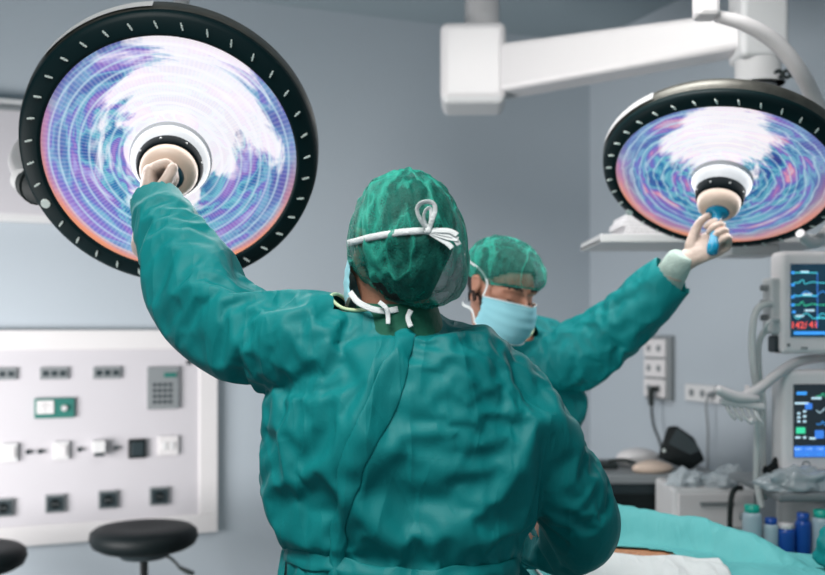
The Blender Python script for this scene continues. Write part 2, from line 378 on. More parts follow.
# ------------------------------------------------------------------ surgical lamps
def lens_mat(name, glare_dir, glare_w, rot, warm, rib, gk=.62, swirl=0, pink=(240, 150, 180)):
    t = NT(name); b = t.b
    tc = t.n('ShaderNodeTexCoord'); mp = t.n('ShaderNodeMapping'); t.l(tc.outputs['Object'], mp.inputs[0])
    sp = t.n('ShaderNodeSeparateXYZ'); t.l(mp.outputs[0], sp.inputs[0])
    x, y = sp.outputs[0], sp.outputs[1]
    r = t.math('SQRT', t.math('ADD', t.math('MULTIPLY', x, x), t.math('MULTIPLY', y, y)))
    th = t.math('ARCTAN2', y, x)
    # polar coordinates stretched along the rings
    cs, sn = t.math('COSINE', th), t.math('SINE', th)
    cb = t.n('ShaderNodeCombineXYZ'); t.l(t.math('MULTIPLY', cs, .8), cb.inputs[0]); t.l(t.math('MULTIPLY', sn, .8), cb.inputs[1]); t.l(t.math('MULTIPLY', r, 12.0), cb.inputs[2])
    n1 = t.n('ShaderNodeTexNoise', Scale=1.35, Detail=3.0, Roughness=.62, Distortion=.6); t.l(cb.outputs[0], n1.inputs['Vector'])
    mp2 = t.n('ShaderNodeMapping'); mp2.inputs['Location'].default_value = (3.1+rot, 1.7, 9); t.l(cb.outputs[0], mp2.inputs[0])
    n2 = t.n('ShaderNodeTexNoise', Scale=1.1, Detail=4.0, Roughness=.6, Distortion=.8); t.l(mp2.outputs[0], n2.inputs['Vector'])
    rp = t.n('ShaderNodeValToRGB'); t.l(n1.outputs[0], rp.inputs[0]); e = rp.color_ramp
    cols = [(.28, (40, 40, 130)), (.37, (20, 70, 160)), (.45, (20, 125, 180)), (.50, (110, 195, 215)), (.55, (90, 110, 200)), (.60, (150, 110, 200)), (.66, pink), (.76, (235, 225, 240))]
    while len(e.elements) < len(cols): e.elements.new(.5)
    for el, (p, c) in zip(e.elements, cols): el.position = p; el.color = srgb(*c)
    # outer facets : lilac
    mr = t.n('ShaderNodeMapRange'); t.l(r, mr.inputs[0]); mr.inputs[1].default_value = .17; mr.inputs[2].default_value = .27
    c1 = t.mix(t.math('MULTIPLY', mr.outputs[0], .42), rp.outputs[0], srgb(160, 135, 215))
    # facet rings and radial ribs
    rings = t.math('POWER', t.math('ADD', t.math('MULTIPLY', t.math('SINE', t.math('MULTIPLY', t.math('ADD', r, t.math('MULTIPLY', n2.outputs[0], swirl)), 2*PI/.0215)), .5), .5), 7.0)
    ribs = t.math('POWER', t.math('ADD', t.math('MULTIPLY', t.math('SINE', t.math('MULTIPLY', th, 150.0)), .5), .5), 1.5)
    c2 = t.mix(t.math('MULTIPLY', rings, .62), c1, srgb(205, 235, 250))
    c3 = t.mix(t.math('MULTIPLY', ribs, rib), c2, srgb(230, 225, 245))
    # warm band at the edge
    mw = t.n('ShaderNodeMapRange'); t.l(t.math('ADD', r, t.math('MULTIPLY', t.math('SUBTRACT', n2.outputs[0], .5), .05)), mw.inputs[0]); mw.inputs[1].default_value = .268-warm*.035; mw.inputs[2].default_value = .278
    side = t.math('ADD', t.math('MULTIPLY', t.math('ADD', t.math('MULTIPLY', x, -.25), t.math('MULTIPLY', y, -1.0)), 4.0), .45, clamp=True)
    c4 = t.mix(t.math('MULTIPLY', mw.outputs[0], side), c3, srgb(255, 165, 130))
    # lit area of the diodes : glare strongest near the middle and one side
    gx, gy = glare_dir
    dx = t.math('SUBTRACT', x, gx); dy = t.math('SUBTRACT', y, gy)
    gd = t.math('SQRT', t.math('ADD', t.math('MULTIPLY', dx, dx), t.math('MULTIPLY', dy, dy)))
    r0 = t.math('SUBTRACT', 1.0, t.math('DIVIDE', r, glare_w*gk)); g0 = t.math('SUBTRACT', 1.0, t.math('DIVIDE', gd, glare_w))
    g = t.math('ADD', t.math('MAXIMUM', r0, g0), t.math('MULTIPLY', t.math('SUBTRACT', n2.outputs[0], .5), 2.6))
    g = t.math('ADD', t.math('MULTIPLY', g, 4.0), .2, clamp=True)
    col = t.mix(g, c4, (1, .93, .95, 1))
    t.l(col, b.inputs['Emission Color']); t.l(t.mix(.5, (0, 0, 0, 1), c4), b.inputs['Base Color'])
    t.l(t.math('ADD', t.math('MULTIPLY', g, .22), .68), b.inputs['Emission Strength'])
    b.inputs['Roughness'].default_value = .25; b.inputs['Coat Weight'].default_value = .4; b.inputs['Coat Roughness'].default_value = .05
    return t.m
def rim_mat():
    t = NT('lamp_rim_metal'); tc = t.n('ShaderNodeTexCoord'); n = t.n('ShaderNodeTexNoise', Scale=14.0, Detail=5.0, Roughness=.7); t.l(tc.outputs['Object'], n.inputs['Vector'])
    t.l(t.mix(n.outputs[0], srgb(62, 64, 62), srgb(140, 138, 130)), t.b.inputs['Base Color']); t.b.inputs['Metallic'].default_value = .75
    t.l(t.math('ADD', t.math('MULTIPLY', n.outputs[0], .4), .2), t.b.inputs['Roughness']); return t.m
M_rim = rim_mat(); M_base = mat('handle_base_plastic', srgb(176, 180, 184), .4, var=.04); M_band = mat('black_band_plastic', srgb(6, 16, 20), .6, spec=.08)
M_ring = mat('lamp_black_ring', srgb(4, 30, 33), .5, var=.1, spec=.2)
M_tick = mat('tick_paint', srgb(220, 230, 225), .5)
M_blue = mat('blue_translucent_plastic', srgb(10, 140, 180), .25, var=.25, scale=30)
M_cream = mat('cream_plastic', srgb(205, 184, 168), .4, var=.04)
M_bluegrey = mat('dark_blue_plastic', srgb(10, 60, 75), .35)
def frame_from(n, spin=0):
    n = Vector(n).normalized(); z = n
    up = Vector((0, 0, 1)); y = (up-z*up.dot(z)).normalized(); x = y.cross(z)
    R_ = Matrix((x, y, z)).transposed().to_4x4(); return R_ @ Matrix.Rotation(spin, 4, 'Z')
def lamp(label, c, n, lens, arms, hr, RO=.33, st=(94, 140), dz=.014):
    R_ = frame_from(n); M = Matrix.Translation(c) @ R_
    t = bpy.data.objects.new('surgical_lamp', None); COL.objects.link(t); t.matrix_world = M; t.location = c; t.rotation_euler = R_.to_euler(); t.empty_display_size = .05
    tag(t, label, 'surgical lamp')
    RL = .283
    # housing (behind), ring, lens
    MB().lathe([(RO-.002, -.024), (RO+.002, -.034), (RO+.004, -.050-dz), (RO-.006, -.062-dz), (RO-.05, -.086-dz), (.15, -.13), (.10, -.15), (.06, -.155), (0, -.155)], 128, M).build('housing', M_rim, t)
    MB().lathe([(RL-.004, -.006), (RL, 0.002), (RL+.006, .002), (RO-.012, -.006), (RO-.003, -.012), (RO, -.024), (RL-.01, -.024)], 128, M, closed=True).build('rim_ring', M_ring, t)
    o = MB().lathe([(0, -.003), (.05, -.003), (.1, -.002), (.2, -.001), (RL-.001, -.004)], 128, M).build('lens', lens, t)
    mb = MB(); nt = 36
    for k in range(nt):
        a = 2*PI*k/nt+.05; rr = (RL+RO)/2-.002
        Mk = M @ Matrix.Rotation(a, 4, 'Z') @ Matrix.Translation((rr, 0, .0005))
        for j, (u, v) in enumerate(((-.005, -.0008), (0, 0), (.005, .0008))):
            mb.box((u, v, 0), (.0058, .0026, .0045), 0, Mk @ Matrix.Rotation(.25*(1 if j != 1 else -1), 4, 'Z'))
    mb.build('tick_marks', M_tick, t)
    # pale sticker on the outside of the rim
    mb = MB(); a0, a1, K = math.radians(st[0]), math.radians(st[1]), 24; V = []
    for k in range(K+1):
        a = a0+(a1-a0)*k/K
        V.append([mb.bm.verts.new(M @ Vector(((RO+.0052)*math.cos(a), (RO+.0052)*math.sin(a), z))) for z in (-.030, -.050-dz)])
    for A, B in zip(V, V[1:]): mb.bm.faces.new((A[0], A[1], B[1], B[0]))
    mb.build('white_sticker', M_offwhite, t)
    # screw on the ring
    a = math.radians(202); p = M @ Vector((math.cos(a)*(RL+RO)/2, math.sin(a)*(RL+RO)/2, -.003))
    nn = Vector(n).normalized(); MB().cyl(p, p+nn*.006, .011, .010).build('screw', M_tick, t)
    # sterile handle
    hz = 1.0 if hr else .80; kr = .84 if hr else .95; Mh_ = M @ Matrix.Diagonal((kr, kr, hz, 1))
    h = MB().lathe([(.096, -.004), (.092, .012), (.084, .028), (.079, .036), (.077, .040)], 64, Mh_).build('handle_base', M_base, t)
    MB().lathe([(.077, .038), (.0775, .044), (.0725, .066), (.068, .070), (.058, .070)], 64, Mh_).build('black_band', M_band, h)
    for k in range(8):
        a = 2*PI*k/8+.2; MB().ball(Mh_ @ Vector((.0752*math.cos(a), .0752*math.sin(a), .054)), .0028, n=10).build('band_screw', M_chrome, h)
    MB().lathe([(.066, .068), (.066, .080), (.062, .092), (.053, .102), (.040, .107), (.030, .106)], 64, Mh_).build('handle_collar', M_cream, h)
    MB().lathe([(.030, .104), (.036, .1085), (.030, .112), (.017, .116), (.0135, .13), (.0135, .17), (.015, .20), (.018, .215), (.016, .235), (0, .24)], 32, Mh_).build('grip', M_blue if hr else M_bluegrey, h)
    if not hr: MB().lathe([(.0175, .198), (.021, .215), (.018, .238), (0, .243)], 32, Mh_).build('grip_end', M_blue, h)
    arms(t, M)
    # light given off by the diodes
    l = bpy.data.lights.new('lamp_light', 'AREA'); l.shape = 'DISK'; l.size = .5; l.energy = 3; l.color = (1, .97, .95)
    lo = bpy.data.objects.new('lamp_light', l); COL.objects.link(lo); lo.location = Vector(c)+Vector(n).normalized()*.01; lo.rotation_euler = (-Vector(n)).to_track_quat('Z', 'Y').to_euler() if False else Vector(n).to_track_quat('-Z', 'Y').to_euler()
    return M
cL = at(171, 160, 2.25); nL = Vector((.12, -.83, -.56)).normalized()
cR = at(722, 180.5, 2.66); nR = Vector((-.25, -.46, -.85)).normalized()
def armsL(t, M):
    MB().lathe([(.12, -.13), (.11, -.155), (.05, -.17), (.045, -.22), (0, -.225)], 40, M).build('back_hub', M_offwhite, t)
    # pivot at the left edge
    p = at(38, 186, 2.33); q = at(24, 180, 2.37)
    MB().cyl(at(52, 190, 2.30), p, .042).cyl(p, at(30, 184, 2.36), .045, .036).build('pivot', M_rubber, t)
    MB().cyl(at(33, 184, 2.35), at(22, 180, 2.42), .038, .028).build('pivot_cap', M_offwhite, t)
    MB().tube([at(24, 180, 2.41), at(20, 150, 2.60), at(80, 90, 2.72), at(150, 40, 2.72), at(182, 5, 2.72), at(172, -60, 2.72)], .020, 14).build('yoke', M_white, t)
    p = M @ Vector((0, 0, -.20)); MB().tube([p, at(160, 70, 2.62), at(182, 2, 2.72)], .022, 12).build('arm', M_white, t)
def armsR(t, M):
    MB().lathe([(.12, -.13), (.11, -.155), (.05, -.17), (.045, -.20), (0, -.205)], 40, M).build('back_hub', M_offwhite, t)
    Y = 2.72
    mb = MB(); mb.box((0, 0, 0), (.062, .07, .07), .012, Matrix.Translation(at(706, 6, Y))); mb.build('swivel_block', M_white, t)
    MB().sweep([(at(716, 16, Y), .016, .016), (at(745, 24, Y), .020, .02), (at(775, 42, Y+.02), .022, .022), (at(800, 72, Y+.05), .022, .022), (at(820, 112, Y+.12), .022, .022), (at(842, 170, Y+.16), .022, .022), (at(838, 215, Y+.14), .02, .02), (at(815, 243, Y+.06), .016, .016), (at(800, 233, Y+.0), .012, .012)], 18).build('yoke', M_white, t)
    p = M @ Vector((0, 0, -.19)); MB().tube([p, at(800, 120, 2.86), at(838, 160, 2.87)], .02, 12).build('arm', M_white, t)
    MB().box((0, 0, 0), (.03, .03, .5), .004, Matrix.Translation(at(706, 6, Y)+Vector((0, 0, .28)))).build('drop_tube', M_white, t)
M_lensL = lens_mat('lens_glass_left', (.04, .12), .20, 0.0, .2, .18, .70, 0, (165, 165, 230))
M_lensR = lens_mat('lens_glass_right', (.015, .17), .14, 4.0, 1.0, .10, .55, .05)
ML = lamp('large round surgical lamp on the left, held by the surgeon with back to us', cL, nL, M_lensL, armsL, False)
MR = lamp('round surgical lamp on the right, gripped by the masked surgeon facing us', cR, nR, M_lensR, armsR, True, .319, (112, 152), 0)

# ---- ceiling arm with white box, pendant column, towel shelf
t = thing('ceiling_pendant', 'white ceiling arm from square box to tall column', 'ceiling pendant', (at(483, 30, 3.9).x, 3.9, CEIL))
Yb = 3.9; b0 = at(473, 69, Yb)
MB().cyl((at(482, 0, Yb).x, Yb, CEIL-.001), (at(482, 0, Yb).x, Yb, at(0, 35, Yb).z), .068, n=40).build('ceiling_tube', M_white, t)
MB().lathe([(0, 0), (.11, 0), (.12, .02), (.11, .045), (0, .045)], 40, Matrix.Translation((at(482, 0, Yb).x, Yb, CEIL-.046))).build('ceiling_flange', M_white, t)
Rz = Matrix.Rotation(math.radians(-3), 4, 'Z')
Mx = Matrix.Translation(b0) @ Rz
MB().box((0, 0, 0), (.25, .25, .30), .03, Mx, 4).build('joint_box', M_white, t)
MB().box((0, 0, -.135), (.24, .24, .05), .024, Mx, 3).build('joint_cap', M_offwhite, t)
Yc = 3.3; e = at(748, 34, Yc); s_ = at(500, 72, Yb-.03)
mb = MB()
def loft_box(mb, A, B, wa, ha, wb, hb, bev=.02):
    d = (B-A); d.z = 0; d.normalize(); sd = Vector((-d.y, d.x, 0)); V = []
    for P, w, h in ((A, wa, ha), (B, wb, hb)):
        pr = []
        for (su, sv) in ((-1, -1), (1, -1), (1, 1), (-1, 1)):
            for k in range(4):
                ang = math.atan2(sv, su)-PI/4+k*PI/6
                pr.append(mb.bm.verts.new(P+sd*(su*(w/2-bev)+bev*math.cos(ang))+Vector((0, 0, sv*(h/2-bev)+bev*math.sin(ang)))))
        V.append(pr)
    n = len(V[0])
    for k in range(n): mb.bm.faces.new((V[0][k], V[0][(k+1) % n], V[1][(k+1) % n], V[1][k]))
    mb.bm.faces.new(V[0]); mb.bm.faces.new(V[1])
loft_box(mb, at(496, 73, Yb-.03), at(745, 34, Yc+.02), .15, .19, .13, .125); mb.build('horizontal_arm', M_white, t)
MB().cyl(at(510, 73, Yb-.09), at(510, 73, Yb+.09), .086, n=40).build('arm_boss', M_offwhite, t)
cx = at(758, 0, Yc).x; zt = CEIL-.03; zj = at(0, 62, Yc).z; zs = at(0, 243, Yc).z
MB().box((cx, Yc, (zt+zj)/2), (.155, .155, zt-zj), .018, None, 3).build('column', M_offwhite, t)
MB().cyl((cx, Yc, zj+.002), (cx, Yc, zj-.06), .074, n=40).cyl((cx, Yc, zj-.06), (cx, Yc, zj-.075), .085, n=40).cyl((cx, Yc, zj-.07), (cx, Yc, zs), .06, n=32).build('lower_column', M_offwhite, t)
for k, (px, rr) in enumerate(((773, .012), (781, .012), (790, .012))):
    mb = MB(); c0 = at(px, 78, Yc-.02); mb.lathe([(rr*.6+.004*math.cos(a*PI/4), .004*math.sin(a*PI/4)) for a in range(9)], 20, Matrix.Translation(c0+Vector((0, -.05, 0))) @ Matrix.Rotation(PI/2, 4, 'X') @ Matrix.Scale(1.5, 4)); mb.build('gas_coupling', M_rubber, t)
x0, x1 = at(590, 0, Yc).x, at(822, 0, Yc).x; zc = at(0, 245, Yc).z
mb = MB(); mb.box(((x0+x1)/2, Yc, zc), (x1-x0, .36, .014), .004); mb.box(((x0+x1)/2, Yc-.18, zc+.006), (x1-x0, .008, .026), .003); mb.box((x0+.004, Yc, zc+.006), (.008, .36, .026), .003)
mb.build('shelf', M_offwhite, t)
MB().box((at(745, 0, Yc).x, Yc-.02, zc-.024), (.16, .16, .034), .008).build('shelf_mount', M_offwhite, t)
M_towel = mat('white_towel_fabric', srgb(228, 226, 228), .9, bump=.6, bscale=150)
zz = zc+.0075
for k, (w, dx, lab) in enumerate(((.26, 0, 'bottom folded white towel of the stack on the shelf'), (.25, .006, 'second folded white towel from the bottom of the shelf stack'), (.245, -.004, 'third folded white towel in the stack on the shelf'), (.235, .004, 'topmost folded white towel of the stack on the shelf'))):
    th = .020; c = Vector((at(634, 0, Yc).x+dx+.06, Yc-.02, zz+th/2))
    mb = MB()
    for j, s2 in enumerate((-.0052, .0052)): mb.box((0, 0, s2), (w-.006*j, .22, .0102), .0045, Matrix.Translation(c), 3)
    o = mb.build('folded_towel', M_towel, origin=c); tag(o, lab, 'towel', 'folded towels stacked on the shelf'); zz += th+.0008
# ------------------------------------------------------------------ people
from mathutils.bvhtree import BVHTree
def ring(L, R, py, Y, dep): return (at((L+R)/2, py, Y), (R-L)/2*Y/FPX, dep)
def cut(o, tests):
    """open the garment: drop vertices beyond each (point, direction, radius)"""
    me = o.data; bm = bmesh.new(); bm.from_mesh(me)
    dead = [v for v in bm.verts if any((v.co-p).dot(d) > 0 and (v.co-p).length < rad for p, d, rad in tests)]
    bmesh.ops.delete(bm, geom=dead, context='VERTS'); bm.to_mesh(me); bm.free()
def cloth(o, frames=18, shrink=-.088, hold=.31, bend=3.5, tens=25, grav=.08, keep=None, quality=6):
    """let the oversize fabric settle into folds over its own pattern"""
    vg = o.vertex_groups.new(name='hold'); co = [v.co.copy() for v in o.data.vertices]
    for i, c in enumerate(co):
        w = hold*(.55+.9*noise.noise(c*6.0+Vector((3, 1, 7))))
        for p, r in keep or []:
            if (c-p).length < r: w = 1
        vg.add([i], max(.01, min(1, w)), 'REPLACE')
    m = o.modifiers.new('c', 'CLOTH'); s = m.settings
    s.quality = quality; s.mass = .25; s.tension_stiffness = tens; s.compression_stiffness = tens; s.shear_stiffness = 8
    s.bending_stiffness = bend; s.tension_damping = 5; s.compression_damping = 5; s.shear_damping = 5; s.bending_damping = .5
    s.vertex_group_mass = 'hold'; s.pin_stiffness = 1.0; s.shrink_min = shrink; s.shrink_max = shrink
    s.effector_weights.gravity = grav; m.collision_settings.use_collision = False; m.collision_settings.use_self_collision = False
    m.point_cache.frame_start = 1; m.point_cache.frame_end = frames
    S.frame_start = 1; S.frame_end = frames
    for f in range(1, frames+1): S.frame_set(f)
    me = evaluated(o); o.modifiers.clear(); S.frame_set(1); swap(o, me); o.vertex_groups.clear()
def fabric(name, c, c2, rough=.5, fine=.25, crease=.35):
    t = NT(name); tc = t.n('ShaderNodeTexCoord')
    n = t.n('ShaderNodeTexNoise', Scale=5.0, Detail=5.0, Roughness=.6); t.l(tc.outputs['Object'], n.inputs['Vector'])
    t.l(t.mix(n.outputs[0], c, c2), t.b.inputs['Base Color']); t.b.inputs['Roughness'].default_value = rough
    t.b.inputs['Sheen Weight'].default_value = .0; t.b.inputs['Specular IOR Level'].default_value = .3
    mp = t.n('ShaderNodeMapping'); mp.inputs['Scale'].default_value = (1, 1, .6); mp.inputs['Rotation'].default_value = (.3, .5, .2); t.l(tc.outputs['Object'], mp.inputs[0])
    hs = []
    for sc_ in (6.0, 11.0):          # flat facets meeting in sharp creases, like paper
        v = t.n('ShaderNodeTexVoronoi', _feature='F1', Scale=sc_); t.l(mp.outputs[0], v.inputs['Vector'])
        w = t.n('ShaderNodeVectorMath', _operation='SUBTRACT'); t.l(mp.outputs[0], w.inputs[0]); t.l(v.outputs['Position'], w.inputs[1])
        d = t.n('ShaderNodeVectorMath', _operation='DOT_PRODUCT'); t.l(w.outputs[0], d.inputs[0])
        k = t.n('ShaderNodeVectorMath', _operation='SUBTRACT'); t.l(v.outputs['Color'], k.inputs[0]); k.inputs[1].default_value = (.5, .5, .5); t.l(k.outputs[0], d.inputs[1])
        hs.append(t.math('MULTIPLY', d.outputs['Value'], 1.0))
    h = t.math('ADD', hs[0], hs[1])
    for sc_, k_, rot_ in ((4.5, .030, (.2, .9, .1)), (9.0, .014, (.9, -.5, .4))):   # pulled folds
        mq = t.n('ShaderNodeMapping'); mq.inputs['Rotation'].default_value = rot_; mq.inputs['Scale'].default_value = (1.6, 1, .35); t.l(tc.outputs['Object'], mq.inputs[0])
        nq = t.n('ShaderNodeTexNoise', Scale=sc_, Detail=2.0, Distortion=.4); t.l(mq.outputs[0], nq.inputs['Vector'])
        rg = t.math('SUBTRACT', 1.0, t.math('MULTIPLY', t.math('ABSOLUTE', t.math('SUBTRACT', nq.outputs[0], .5)), 7.0), clamp=True)
        h = t.math('ADD', h, t.math('MULTIPLY', t.math('POWER', rg, 1.5), k_))
    f2 = t.n('ShaderNodeTexNoise', Scale=260.0, Detail=2.0); t.l(tc.outputs['Object'], f2.inputs['Vector'])
    b1 = t.n('ShaderNodeBump', Strength=crease, Distance=.35); t.l(h, b1.inputs['Height'])
    b2 = t.n('ShaderNodeBump', Strength=fine, Distance=.001); t.l(f2.outputs[0], b2.inputs['Height']); t.l(b1.outputs[0], b2.inputs['Normal'])
    t.l(b2.outputs[0], t.b.inputs['Normal']); return t.m
M_gown = fabric('teal_gown_fabric', srgb(0, 117, 120), srgb(2, 139, 140), .58)
M_collar = mat('collar_binding', srgb(205, 225, 180), .6)
M_scrub = mat('dark_green_scrub_cotton', srgb(8, 92, 70), .8, bump=.3)
M_tie = mat('white_tie_ribbon', srgb(232, 236, 236), .7, bump=.3, bscale=300)
M_glove = mat('latex_glove', srgb(200, 178, 164), .42, var=.12, scale=25, bump=.35, bscale=70)
M_knit = mat('ribbed_knit_cuff', srgb(188, 208, 198), .85, bump=.6, bscale=200)
M_hair = mat('dark_brown_hair', srgb(22, 18, 18), .6, var=.5, scale=90, bump=.8, bscale=180)
M_beard = mat('dark_stubble', srgb(66, 46, 40), .8, var=.5, scale=160, bump=.8, bscale=300)
M_skin = mat('skin', srgb(190, 134, 110), .5, var=.10, scale=30, bump=.12, bscale=200)
M_mask = fabric('pale_blue_mask', srgb(140, 208, 222), srgb(165, 222, 232), .7, .2, .05)
def cap_mat():
    t = NT('green_bouffant_cap'); b = t.b; tc = t.n('ShaderNodeTexCoord')
    mp = t.n('ShaderNodeMapping'); mp.inputs['Scale'].default_value = (1.4, 1, .35); mp.inputs['Rotation'].default_value = (.35, .55, 0); t.l(tc.outputs['Object'], mp.inputs[0])
    n = t.n('ShaderNodeTexNoise', Scale=11.0, Detail=2.0, Distortion=.5); t.l(mp.outputs[0], n.inputs['Vector'])
    line = t.math('SUBTRACT', 1.0, t.math('MULTIPLY', t.math('ABSOLUTE', t.math('SUBTRACT', n.outputs[0], .5)), 16.0), clamp=True)
    n3 = t.n('ShaderNodeTexNoise', Scale=24.0, Detail=2.0, Distortion=.6); t.l(mp.outputs[0], n3.inputs['Vector'])
    l3 = t.math('SUBTRACT', 1.0, t.math('MULTIPLY', t.math('ABSOLUTE', t.math('SUBTRACT', n3.outputs[0], .52)), 22.0), clamp=True)
    w = t.n('ShaderNodeTexNoise', Scale=330.0, Detail=2.0); t.l(tc.outputs['Object'], w.inputs['Vector'])
    lw = t.n('ShaderNodeLayerWeight', Blend=.35)
    a = t.math('ADD', .40, t.math('MULTIPLY', line, .16)); a = t.math('ADD', a, t.math('MULTIPLY', l3, .10))
    a = t.math('ADD', a, t.math('MULTIPLY', lw.outputs['Facing'], .45)); a = t.math('ADD', a, t.math('MULTIPLY', t.math('SUBTRACT', w.outputs[0], .5), .5), clamp=True)
    t.l(a, b.inputs['Alpha']); t.l(t.mix(line, srgb(14, 132, 116), srgb(50, 190, 166)), b.inputs['Base Color']); b.inputs['Roughness'].default_value = .65
    bp = t.n('ShaderNodeBump', Strength=.5, Distance=.01); t.l(t.math('ADD', line, t.math('MULTIPLY', w.outputs[0], .3)), bp.inputs['Height']); t.l(bp.outputs[0], b.inputs['Normal'])
    return t.m
M_cap = cap_mat()
def subdiv(o, k=1):
    q = o.modifiers.new('s', 'SUBSURF'); q.levels = k; q.render_levels = k; return swap(o, evaluated(o))
def world_bvh(o):
    M = pworld(o); return BVHTree.FromPolygons([M @ v.co for v in o.data.vertices], [tuple(p.vertices) for p in o.data.polygons])
EYE = Vector((0, 0, 1.5))
def cast(bvh, px, py):
    d = (at(px, py, 1)-EYE).normalized(); h = bvh.ray_cast(EYE, d)
    return (h[0], h[1]) if h[0] is not None else (None, None)
def strip(name, bvh, pts, w, off, m, parent, nu=7, lift=.004, edge=0, thick=.0016, fold=0):
    """a band of cloth lying on a surface: pts in pixels (x, y), w = width in metres"""
    P = []
    for i in range(len(pts)-1):
        for k in range(6):
            f = k/6; P.append((pts[i][0]*(1-f)+pts[i+1][0]*f, pts[i][1]*(1-f)+pts[i+1][1]*f))
    P.append(pts[-1]); C = []
    last = None
    for q in P:
        c, n = cast(bvh, *q)
        if c is None: continue
        C.append((c, n))
    for _ in range(3):
        C = [C[0]]+[((C[i-1][0]+C[i][0]*2+C[i+1][0])/4, (C[i-1][1]+C[i][1]*2+C[i+1][1]).normalized()) for i in range(1, len(C)-1)]+[C[-1]]
    mb = MB(); rows = []
    for i, (c, n) in enumerate(C):
        d = (C[min(i+1, len(C)-1)][0]-C[max(i-1, 0)][0]).normalized(); s = d.cross(n).normalized(); row = []
        ww = w(i/(len(C)-1)) if callable(w) else w
        for j in range(nu):
            u = (j/(nu-1)-.5)*ww; q = c+s*u; h = bvh.find_nearest(q+n*.01)
            base = h[0] if h[0] is not None else q
            base = c*.25+(base-s*0)*.75 if False else base
            row.append(mb.bm.verts.new(base+n*(off+lift*math.sin(PI*j/(nu-1))+fold*math.sin(i*.9+j))))
        rows.append(row)
    for A, B in zip(rows, rows[1:]):
        for j in range(nu-1): mb.bm.faces.new((A[j], A[j+1], B[j+1], B[j]))
    o = mb.build(name, m, parent)
    q = o.modifiers.new('t', 'SOLIDIFY'); q.thickness = thick; q.offset = 0; s = o.modifiers.new('s', 'SUBSURF'); s.levels = 1; s.render_levels = 1
    return swap(o, evaluated(o))
# ---- hands: local x to the thumb side, y along the fingers, z out of the palm
def hand(mb, M, curl, thumb, k=1.0, spread=0.0):
    pt = lambda x, y, z: M @ Vector((x, y, z))
    upz = (M.to_3x3() @ Vector((0, 0, 1)))
    mb.sweep([(pt(.002, -.055, 0), .029*k, .021*k), (pt(0, -.01, 0), .029*k, .020*k), (pt(.001, .025, .001), .038*k, .018*k), (pt(0, .06, .0), .043*k, .016*k), (pt(-.001, .088, -.002), .041*k, .013*k)], 20, up=upz, caps='round')
    for i, (x, L) in enumerate(((.030, .074), (.0105, .081), (-.010, .075), (-.029, .060))):
        a1, a2, a3 = curl[i]; p = Vector((x*.9, .076, -.001)); q = Vector((x, .086, -.001)); pts = [(M @ p, .0100*k), (M @ q, .0102*k)]; ang = 0
        for seg, a in zip((.47, .30, .23), (a1, a2, a3)):
            ang += math.radians(a); q = q+Vector((spread*(i-1.5)*-seg*L, math.cos(ang), math.sin(ang)))*(seg*L); pts.append((M @ q, (.0094, .0086, .0076)[(.47, .30, .23).index(seg)]*k))
        mb.sweep([(a, r, r) for a, r in pts], 12, up=upz, caps='round', sub=5)
    mb.sweep([(pt(*p), r*k, r*k) for p, r in zip(thumb, (.016, .0135, .0108, .0092))], 12, up=upz, caps='round', sub=5)
def hand_frame(grip, Xw, Zw, spin=0, depth=.033, fy=.075):
    X = Vector(Xw).normalized(); Z = Vector(Zw); Z = (Z-X*Z.dot(X)).normalized(); Yv = X.cross(Z)      # left hand
    if spin:
        R_ = Matrix.Rotation(math.radians(spin), 3, Z); X = R_ @ X; Yv = R_ @ Yv
    M = Matrix((X, Yv, Z)).transposed().to_4x4(); M.translation = Vector(grip)-Yv*fy-Z*depth; return M
GRIP = [(58, 88, 45), (62, 90, 45), (66, 90, 45), (70, 88, 45)]
TH_UP = [(.024, .012, .008), (.046, .040, .020), (.056, .066, .034), (.054, .090, .042)]
